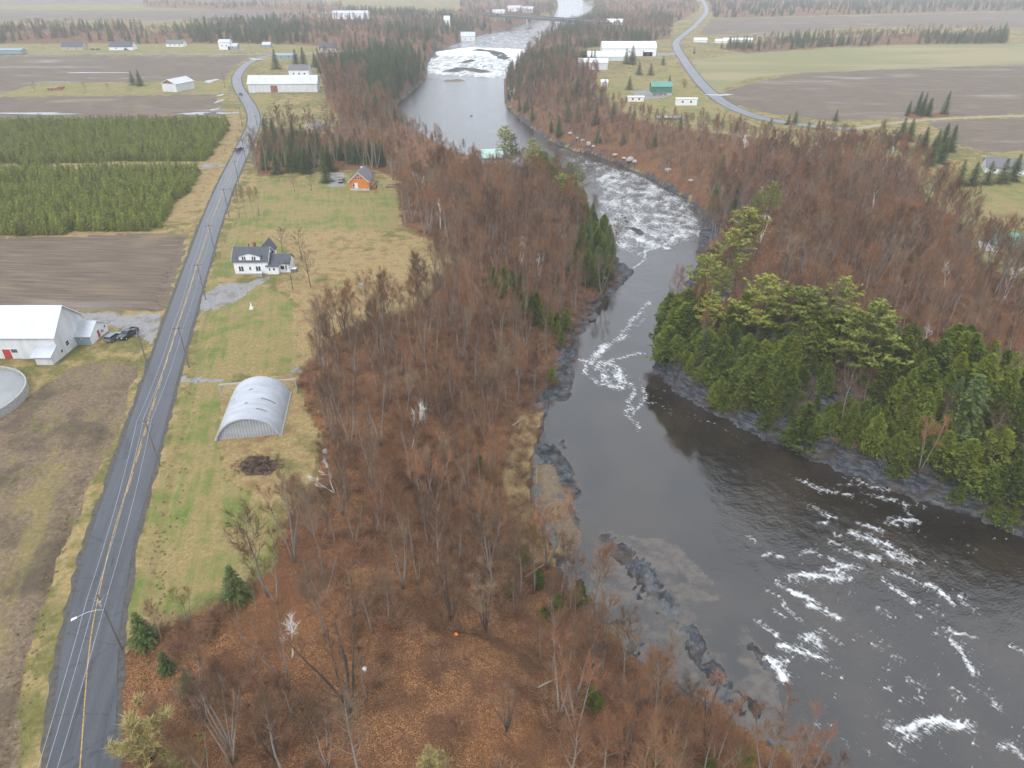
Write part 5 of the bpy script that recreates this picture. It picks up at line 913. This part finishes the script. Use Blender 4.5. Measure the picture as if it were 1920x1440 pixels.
for px, py, H, lb in [(427,1062,7,'lone dark green spruce at the corner of the lawn'),(250,1150,6,'spruce beside the street lamp pole'),(300,1222,4,'small spruce in the roadside brush'),(345,1255,4,'yellowish young spruce in the roadside brush'),
                      (607,303,9,'conical spruce in front of the dark grove, left of the orange house'),(612,272,12,'tall spruce behind the conical one by the orange house'),(640,252,11,'spruce at the left end of the row behind the orange house'),(655,256,11,'second spruce of the row behind the orange house'),
                      (672,262,10,'third spruce of the row behind the orange house'),(690,258,11,'fourth spruce of the row behind the orange house'),(710,258,11,'spruce at the right end of the row behind the orange house'),(545,228,12,'dark spruce in the grove below the bare maples, left one'),(562,232,12,'dark spruce in the grove below the bare maples, middle one'),
                      (580,240,11,'dark spruce in the grove below the bare maples, right one'),(527,252,10,'spruce at the left edge of the grove by the road'),(540,268,11,'spruce in the shade of the grove'),(560,275,11,'spruce in front of the shaded grove'),(512,232,8,'narrow spruce near the road bend'),
                      (512,92,17,'tall dark spruce at the crossroads, leftmost'),(551,92,16,'tall dark spruce at the crossroads, middle'),(565,88,17,'tall dark spruce at the crossroads, rightmost'),(588,100,11,'smaller spruce right of the crossroads spruces'),(243,132,11,'spruce left of the rusty gabled barn, left of a pair'),(256,131,12,'spruce left of the rusty gabled barn, right of a pair'),
                      (1700,220,12,'dark spruce at the back of the right bank group'),(1715,222,12,'bushy spruce of the right bank group, second'),(1742,238,12,'slim dark spruce of the right bank group'),(1765,243,13,'tall spruce in the middle of the right bank group'),(1780,232,14,'tallest spruce of the right bank group'),(1795,235,13,'right end spruce of the right bank group'),(1755,262,12,'front spruce of the right bank group, left'),(1778,258,12,'front spruce of the right bank group, right'),
                      (1812,300,11,'leftmost spruce of the row before the grey roof'),(1836,304,10,'second spruce of the row before the grey roof'),(1864,302,10,'third spruce of the row before the grey roof'),(1893,296,11,'fourth spruce of the row before the grey roof'),(1916,288,12,'rightmost spruce of the row before the grey roof'),
                      (1571,205,7,'lone spruce at the edge of the ploughed field'),(1538,223,6,'small spruce by the river road'),(1495,207,7,'right spruce of the pair by the river road'),(1481,214,6,'left spruce of the pair by the river road'),(1390,214,5,'low round spruce beside the river road curve'),
                      (1200,115,11,'conical spruce on the far lawn, left of three'),(1222,118,10,'conical spruce on the far lawn, middle of three'),(1245,103,9,'conical spruce on the far lawn beside the road'),(1257,140,9,'spruce right of the green roofed house'),(1188,85,17,'big dark spruce in front of the white farm shed'),(1176,90,14,'dark spruce left of the big spruce by the shed'),(1182,142,10,'ragged spruce above the small white trailer'),(1303,88,7,'small spruce beyond the river road bend'),
                      (1122,240,9,'small spruce on the right bank by pale boulders'),(1170,245,8,'round dark spruce on the right bank slope'),(1230,245,9,'pale conical spruce on the right bank slope'),(1358,290,13,'dark leaning hemlock at the head of the rapids'),(1347,340,14,'dark hemlock hanging over the rapids'),(1385,345,12,'hemlock behind the leaning one at the rapids')]:
    byt('tallspruce' if H > 11.5 else 'spruce', px, py, H, 'spruce_tree', lb, 'spruce tree', wide=1.25)
for px, py, H, lb in [(530,473,8.5,'dark bare tree behind the white house, nearest its gable'),(566,484,9.5,'dark bare tree behind the white house, further right'),(583,538,11,'bare spreading tree right of the white house'),(549,543,9,'slim bare tree in front of the white house annex'),(613,545,3.5,'bare stub of a sapling in the dry grass'),
                      (553,360,8,'thin bare tree alone on the lawn by the road'),(524,340,6,'small reddish bare tree on the lawn by the grove'),(584,358,8,'bare slim tree left of the lawn spruce'),(705,363,9,'reddish brown bare tree touching the orange house'),(800,545,8,'bare tree at the edge of the straw coloured clearing'),
                      (66,172,7,'thin bare tree in the far pasture, left'),(161,172,7,'thin bare tree in the far pasture, middle'),(203,171,6,'thin bare tree in the far pasture by the barn')]:
    byb('open', px, py, H, 'bare_tree', lb, 'tree')
for k, (px, py) in enumerate([(450,408),(462,410),(476,412),(486,405)]): byb('bare', px, py, 12, 'bare_tree', ('leftmost','second','third','rightmost')[k]+' bare tree of the roadside row before the lawn', 'tree', wide=.62)
for k, (px, py) in enumerate([(523,235),(548,238),(580,240),(612,236),(640,232),(660,236),(690,240)]): byb('maple', px, py, 14, 'bare_maple', ('first','second','third','fourth','fifth','sixth','seventh')[k]+' big bare maple from the road in the row above the cottage', 'tree', wide=1.05)
for k, (px, py) in enumerate([(1848,430),(1873,436),(1895,436),(1918,432)]): byb('vase', px, py, 4.6, 'pollard_tree', ('leftmost','second','third','rightmost')[k]+' red topped pollard in the row by the green roof', 'tree', wide=1.25)
for px, py, H, lb in [(285,1425,9.5,'yellow budding bush tree at the roadside in the lower left corner'),(352,1470,7,'second yellow budding bush right of the roadside one'),(820,1460,5,'small yellow budding shrub at the bottom edge'),(1145,1000,0,''),(1283,165,7,'golden willow beside the far river road')]:
    if H: byb('willow', px, py, H, 'budding_tree', lb, 'tree', wide=1.35)
for px, py, H, lb, tl in [(628,925,9,'dead white tree leaning left at the wood edge below the arched hut',(0,-.42)),(772,840,12,'white limbed birch in the middle of the left bank wood',(0,-.12)),(548,1235,10,'crooked white birch in the lower left wood',(.0,-.08)),(790,372,11,'wide white birch above the dark bare wood by the lawn',(0,0)),(826,430,12,'thin white birch in the left bank wood by the clearing',(0,0)),
                          (975,500,11,'white birch standing over the middle of the left bank wood',(0,.1)),(1010,520,9,'white birch leaning right over the left bank wood',(0,.5)),(1650,330,13,'tall white birch clump at the top of the right bank wood',(0,0)),(1636,392,13,'white birch leaning right in the right bank wood',(0,.25)),(1718,450,10,'gnarled white birch near the right lawn',(0,.1)),
                          (1880,568,12,'big white birch by the right edge below the green roof',(0,0)),(1455,285,11,'white birch on the right bank by the far road',(0,0)),(1395,300,12,'white birch above the pale boulders',(0,0)),(1730,660,8,'white birch beside the tall tiered pine',(0,.1)),(1590,680,7,'white dead birch within the cliff thicket',(0,-.1)),(1770,540,9,'small white birch in the right bank wood',(0,-.2)),
                          (1425,455,10,'white birch snag behind the wide green pine',(0,.1)),(960,190,12,'pale birch on the far left bank before the falls',(0,0)),(1100,400,9,'pale snag among the dark left bank cedars',(0,0))]:
    byb('birch', px, py, H, 'birch_tree', lb, 'birch tree', tilt=tl)

for px, py in [(938,560),(952,548),(968,570),(985,590),(1000,600),(1015,615),(1030,625),(1045,632),(975,545),(1005,585),(1052,650),(1060,620),(925,540)]: byb('cedar', px, py, RG.uniform(5, 8), 'cedar_tree', 'yellow green cedar scattered on the left bank slope above the rocks', 'cedar tree', group='cedars of the left bank slope')
Pe, pxe, pye, de, se, ge = cells(225, 345, 3.6, seed=27); me_ = (se < 0) & (de > 1) & (de < 15) & (pxe > 985) & (pxe < 1150)
for q in Pe[me_]:
    if RG.random() < .72: hk = RG.random() < .4; plant('tallspruce' if hk else 'cedar', 'hemlock_tree' if hk else 'cedar_tree', q, RG.uniform(7, 12), 'dark hemlock in the belt on the left bank cliff by the rapids' if hk else 'dark green cedar in the belt on the left bank cliff by the rapids', 'hemlock tree' if hk else 'cedar tree', 'hemlocks of the left bank belt' if hk else 'cedars of the left bank belt', wide=RG.uniform(.8, 1.2)); NOTREE.append((q[0], q[1], 1.6))
gr_ = [(497,318),(508,300),(520,288),(505,280),(530,310),(545,322),(560,318),(548,296),(570,300),(585,312),(600,296),(575,325),(520,326),(592,282),(535,282),(562,284),(610,318),(500,262),(515,268)]
for k, (px, py) in enumerate(gr_): byb('tallspruce', px, py, RG.uniform(10, 13.5), 'spruce_tree', 'dark spruce in the shaded grove between the road and the orange house', 'spruce tree', group='grove by the orange house', wide=1.15)
for k, (px, py) in enumerate([(642,300),(655,304),(668,306),(681,304),(694,306),(706,308),(718,312),(630,298)]): byb('tallspruce', px, py, RG.uniform(10, 13), 'spruce_tree', 'dark spruce in the back row of the hedge behind the orange house', 'spruce tree', group='back row behind the orange house', wide=1.1)

for px, py, H, lb in [(655,1335,21,'big dark bare tree left of the leaf clearing, beside the white bucket'),(848,1165,16,'bare tree with a leaning grey trunk at the top of the leaf clearing'),(910,1185,15,'bare tree at the top right of the leaf clearing'),(808,930,16,'broad bare tree in the centre of the left bank wood'),(1170,1430,17,'tall bare tree at the bottom edge in front of the ledge'),(1320,1400,15,'bare tree in front of the end of the rock ledge'),
                      (650,640,13,'fan shaped bare tree at the corner of the straw clearing'),(690,660,12,'second fan shaped bare tree at the corner of the straw clearing'),(520,1430,12,'bare tree near the bottom edge left of the big dark tree'),(640,890,11,'bare tree at the wood edge near the pale boulder'),(950,1370,9,'small bare tree alone in the leaf clearing'),(1500,1500,12,'bare tree at the bottom edge by the white water')]:
    byb('maple', px, py, H, 'bare_tree', lb, 'tree', wide=1.0)
# ------------------------------------------------------------------ the woods
P1, px1, py1, d1, s1, g1 = cells(40, 330, 4.8, seed=3)
P2, px2, py2, d2, s2, g2 = cells(330, 760, 5.4, seed=4)
P3, px3, py3, d3, s3, g3 = cells(760, 2600, 9.5, seed=5)
rg = np.random.RandomState(11)
def woodmask(P, px, py, d, side, near):
    m = inpoly(px, py, LFOREST) | inpoly(px, py, RFOREST) | ((d < 22) & (P[:, 1] < 1500) & ((side > 0) | (P[:, 1] > 330)))
    r_ = rg.rand(len(P)); m &= ~(inpoly(px, py, LCLEAR) & (r_ > .04)); m &= clearof(P)
    m &= ~((side < 0) & (d < 9) & (P[:, 1] < 150) & (py > 770) & (py < 1060))
    m &= ~((side < 0) & (d < 16) & (P[:, 1] > 225) & (P[:, 1] < 345) & (px > 980) & (r_ > .25))
    m &= ~(inpoly(px, py, [(485,345),(480,262),(520,240),(720,262),(725,345),(650,352)]) & (r_ > .5))
    if near: m &= ~((side > 0) & (d < 26) & (P[:, 1] < 270) & (r_ > .3)) & ~((side < 0) & (d < 6) & (r_ > .4)); m &= r_ < .93
    return m
def far_polys(px, py):
    r_ = np.zeros(px.shape)
    for poly, sp in FARW: r_ = np.where(inpoly(px, py, poly), sp, r_)
    return r_
w1 = woodmask(P1, px1, py1, d1, s1, True); w2 = woodmask(P2, px2, py2, d2, s2, False); f3 = far_polys(px3, py3); w3 = (inpoly(px3, py3, LFOREST) | inpoly(px3, py3, RFOREST) | (d3 < 26)) | ((f3 > 0) & (rg.rand(len(P3)) < (9.5/np.maximum(f3, 9.5))**2)); w3 &= clearof(P3)
f2 = far_polys(px2, py2); w2 |= (f2 > 0) & clearof(P2) & (rg.rand(len(P2)) < .6)
B = np.concatenate([P1[w1], P2[w2], P3[w3]]); BP = np.concatenate([px1[w1], px2[w2], px3[w3]]); BY = np.concatenate([py1[w1], py2[w2], py3[w3]]); BS = np.concatenate([s1[w1], s2[w2], s3[w3]])
Hb = np.where(B[:, 1] < 330, 10.0, 8.0) + np.where(B[:, 1] < 330, 9.0, 6.5)*rg.rand(len(B))**1.2 + 1.5*(fbm(B[:, 0]/40, B[:, 1]/40, 2, 41)-.5)*4
Hb = np.where((BS < 0) & (B[:, 1] > 290) & (B[:, 1] < 600) & (BP > 740), np.minimum(Hb*.66, 9.5), Hb); Hb = np.where((BP < 500) & (BY > 1080) & (BY < 1330), Hb*.55, Hb)
con = fbm(B[:, 0]/45, B[:, 1]/45, 3, 44)               # evergreens mixed in further off, in patches
isfar = B[:, 1] > 420; evg = isfar & (con > .57) | (isfar & (rg.rand(len(B)) < .06)) | ((BP > 690) & (BP < 800) & (BY > 110) & (BY < 190)) | ((BY < 34) & (BP > 1320)) | ((BP > 1430) & (BY < 95) & (BY > 55) & (BP < 1890) & (con > .47)) | ((BP > 330) & (BP < 560) & (BY > 40) & (BY < 80) & (con > .45))
bare = ~evg; dist = np.hypot(np.hypot(B[:, 0], B[:, 1]), CH)
vis = (BP > -10) & (BP < 1930) & (BY < 1500) & bare; order = np.argsort(np.where(vis, dist/Hb, 1e9))[:255]; pick = np.zeros(len(B), bool); pick[order] = True
print('bare', bare.sum(), 'evergreen', evg.sum(), 'picked to', dist[order].max())
for k in order:
    x, y, z = B[k]; left = BS[k] < 0
    X_, Y_ = BP[k], BY[k]
    if not left: q = 'in the right bank wood behind the cliff evergreens' if Y_ > 560 else 'in the right bank wood beside the rapids'
    elif Y_ > 1150: q = 'beside the road in the bottom left wood' if X_ < 480 else 'left of the leaf clearing at the bottom' if X_ < 720 else 'standing in the leaf clearing at the bottom' if X_ < 1000 else 'on the near bank opposite the rock ledge'
    elif Y_ > 880: q = 'at the wood edge below the arched hut' if X_ < 620 else 'in the wood above the leaf clearing' if X_ < 850 else 'on the slope above the grassy shore'
    elif Y_ > 640: q = 'at the wood edge right of the arched hut' if X_ < 700 else 'in the middle of the left bank wood' if X_ < 900 else 'on the left bank slope by the dark rock nose'
    else: q = 'along the edge of the straw coloured clearing' if X_ < 860 else 'on the left bank slope below the rapids'
    lb, gp_ = 'bare brown tree ' + q, 'bare trees ' + q
    plant('bare', 'bare_tree', (x, y, z), float(Hb[k]), lb, 'tree', gp_, wide=RG.uniform(.85, 1.15), tilt=(RG.uniform(-.06, .06), RG.uniform(-.06, .06)))
m = bare & ~pick
scatter('bare_woodland', 'mass of bare reddish brown trees further along both banks', 'woodland', B[m], Hb[m]/13*np.where(B[m][:, 1] > 760, .95, 1), sources('bare'))
scatter('evergreen_woodland', 'dark evergreen trees mixed into the far woods and tree belts', 'woodland', B[evg], (Hb[evg]*1.0)/13, sources('tallspruce'))
# the evergreen thicket on the cliff
Pc, pxc, pyc, dc, sdc, gc = cells(60, 300, 2.45, pylim=1250, seed=8)
m = (sdc > 0) & (dc > 1.0) & (dc < 30) & (pyc > 600) & (pxc > 1225) & (pxc < 2000) & clearof(Pc); r_ = rg.rand(len(Pc)); m &= r_ < np.where(dc < 20, .95, .5)*np.where(fbm(Pc[:, 0]/9, Pc[:, 1]/9, 2, 47) > .36, 1, .45)
Pc, dcc = Pc[m], dc[m]; o_ = np.argsort(Pc[:, 1])[:290]
print('cedars', len(o_))
for k in o_:
    x, y, z = Pc[k]; hemlock = RG.random() < .12; qx = float(proj(x, y, z)[0]); fr = dcc[k] < 11
    q = ('low on the cliff' if fr else 'back from the cliff edge') + (' at the upstream end of the thicket' if qx < 1380 else ' below the two broad pines' if qx < 1560 else ' around the tall tiered pine' if qx < 1740 else ' at the right end of the thicket')
    w_ = 'hemlock' if hemlock else 'cedar'
    plant('spruce' if hemlock else 'cedar', w_+'_tree', (x, y, z), RG.uniform(4.5, 12)*RG.uniform(.85, 1.15), ('dark feathery hemlock ' if hemlock else 'green cedar ')+q, w_+' tree', w_+'s '+q, wide=RG.uniform(.75, 1.5), tilt=(RG.uniform(-.09, .09), RG.uniform(-.09, .09)))
foot = np.array(W2([q for q in RB if q[0] > 1225 and 685 <= q[1] <= 1070], ZW)); seg = np.concatenate([[0], np.cumsum(np.hypot(*np.diff(foot, axis=0).T))])
for t_ in np.arange(1.5, seg[-1], 2.3):
    fx, fy = np.interp(t_, seg, foot[:, 0]), np.interp(t_, seg, foot[:, 1]); k = min(int(np.searchsorted(seg, t_)), len(foot)-1); dx, dy = foot[k]-foot[k-1]; l_ = math.hypot(dx, dy); o__ = RG.uniform(.3, 2.6); x, y = fx + (-dy/l_)*o__, fy + (dx/l_)*o__
    if sdist(np.array([x]), np.array([y]))[0][0] < 0: x, y = fx + (dy/l_)*o__, fy - (dx/l_)*o__
    px_ = float(proj(x, y, ZW)[0])
    if RG.random() < (.6 if px_ < 1300 or 1460 < px_ < 1590 else .12): continue
    plant('cedar', 'cedar_tree', (x, y, z0(x, y)-.2), RG.uniform(4.5, 8.5), 'cedar overhanging the water at the foot of the right bank cliff', 'cedar tree', 'cedars at the cliff foot', wide=RG.uniform(1.0, 1.4), tilt=(RG.uniform(0, .15), RG.uniform(-.15, 0)))
# scattered low cedars on the near left bank
for px, py in [(1000,1010),(985,1060),(1010,1100),(955,1115),(1045,1150),(1020,1180),(1085,1130),(1390,1440),(1330,1470),(1220,1440),(1110,1330),(900,880),(925,900)]:
    q = march(px, py); plant('cedar', 'cedar_tree', q, RG.uniform(3.5, 6), 'low cedar among bare trees on the near left bank', 'cedar tree', 'low cedars of the near left bank')
# the plantation
PLT = [[(-200,428),(0,444),(280,433),(302,425),(318,395),(352,362),(372,335),(376,318),(330,318),(0,318),(-200,318)], [(-200,306),(0,308),(90,310),(90,306),(385,303),(398,290),(412,265),(432,240),(425,226),(360,227),(0,230),(-200,232)]]
ys = np.arange(215, 470, 4.0); pts = []
for k, yv in enumerate(ys):
    xs = np.arange(-430, -60, 1.45); pts.append(np.stack([xs+rg.uniform(-.5, .5, len(xs)), yv+rg.uniform(-.5, .5, len(xs))], -1))
pts = np.concatenate(pts); z = hz(pts[:, 0], pts[:, 1]); px, py = proj(pts[:, 0], pts[:, 1], z); m = (inpoly(px, py, PLT[0]) | inpoly(px, py, PLT[1])) & (roadgap(pts[:, 0], pts[:, 1]) > 3) & (rg.rand(len(pts)) < .95)
pts = np.concatenate([pts, z[:, None]], 1)[m]; px = px[m]; py = py[m]; h = rg.uniform(3.2, 5.0, len(pts))*(.8+.4*fbm(pts[:, 0]/22, pts[:, 1]/9, 2, 49)); o_ = np.argsort(np.where(px > -5, pts[:, 1]-h*3, 1e9))[:290]; near = np.zeros(len(pts), bool); near[o_] = True
print('plantation', len(pts))
for k in o_: plant('young', 'young_spruce', pts[k], float(h[k]), 'young spruce in the front rows of the plantation, ' + ('left end' if px[k] < 90 else 'middle' if px[k] < 210 else 'right end by the road'), 'spruce tree', 'front rows of the spruce plantation, ' + ('left' if px[k] < 90 else 'middle' if px[k] < 210 else 'right'))
scatter('plantation_spruces', 'dense rows of young green spruces behind the front rows of the plantation', 'plantation', pts[~near], h[~near]/3.6, sources('young'))
# brush under the trees, reeds along ditches and field edges
Pb, pxb, pyb, db, sb, gb = cells(40, 300, 2.3, seed=15)
nb_ = fbm(Pb[:, 0]/7, Pb[:, 1]/7, 3, 52); m = (inpoly(pxb, pyb, LFOREST) | inpoly(pxb, pyb, RFOREST)) & (nb_ > .44) & ~(inpoly(pxb, pyb, LCLEAR) & (rg.rand(len(Pb)) > .25))
def bushes(name, seeds, mat, **kw): return [bpy.data.objects.new(name, shrub(q, **kw).mesh(name, mat)) for q in seeds]
print('brush', m.sum())
scatter('brush', 'low tangled brush and saplings on the forest floor', 'brush', Pb[m], rg.uniform(.6, 1.9, m.sum()), bushes('brush_source', (1, 2, 3, 4), SHRUB))
lit = []
for line, offs in ((ROAD, (-7.2, 7.4, -8.5, 8.6)),):
    a = np.array(line); t = np.linspace(0, len(a)-1, 900); k = np.minimum(t.astype(int), len(a)-2); f = (t-k)[:, None]; q = a[k]*(1-f)+a[k+1]*f; d_ = a[k+1]-a[k]; n_ = np.stack([d_[:, 1], -d_[:, 0]], -1)/np.linalg.norm(d_, axis=1)[:, None]
    for o in offs: lit.append(q + n_*(o+rg.uniform(-.9, .9, (len(q), 1))) + rg.uniform(-.8, .8, q.shape))
lit = np.concatenate(lit); lit = lit[(lit[:, 1] < 480) & (lit[:, 1] > 35) & (rg.rand(len(lit)) < .6)]; zl = hz(lit[:, 0], lit[:, 1]); pl_, ql_ = proj(lit[:, 0], lit[:, 1], zl)
mm = rg.rand(len(lit)) < .8
for gpoly in GRAVEL: mm &= ~inpoly(pl_, ql_, gpoly)
scatter('roadside_reeds', 'dry tan grass and reeds in the road ditches', 'reeds', np.concatenate([lit, zl[:, None]], 1)[mm], rg.uniform(.10, .24, mm.sum()), bushes('reed_source', (11, 12, 13), REED, n=60, H=1.5, wr=.7, th=.03))
# ------------------------------------------------------------------ haze: the damp air of the valley
hb = MB().box(-5200, 5200, -900, 5600, -30, 84.5)
s = NT('haze_air'); s.n.remove(s.b); v = s.add('ShaderNodeVolumePrincipled'); v.inputs['Color'].default_value = (.93, .96, 1.0, 1)
v.inputs['Density'].default_value = HAZE; v.inputs['Density Attribute'].default_value = ''; v.inputs['Anisotropy'].default_value = 0.0
s.l.new(v.outputs[0], s.out.inputs['Volume'])
try: s.m.cycles.homogeneous_volume = True
except Exception: pass
tag(hb.build('haze', s.m), 'thin grey mist lying over the whole valley', 'haze', None, 'stuff')
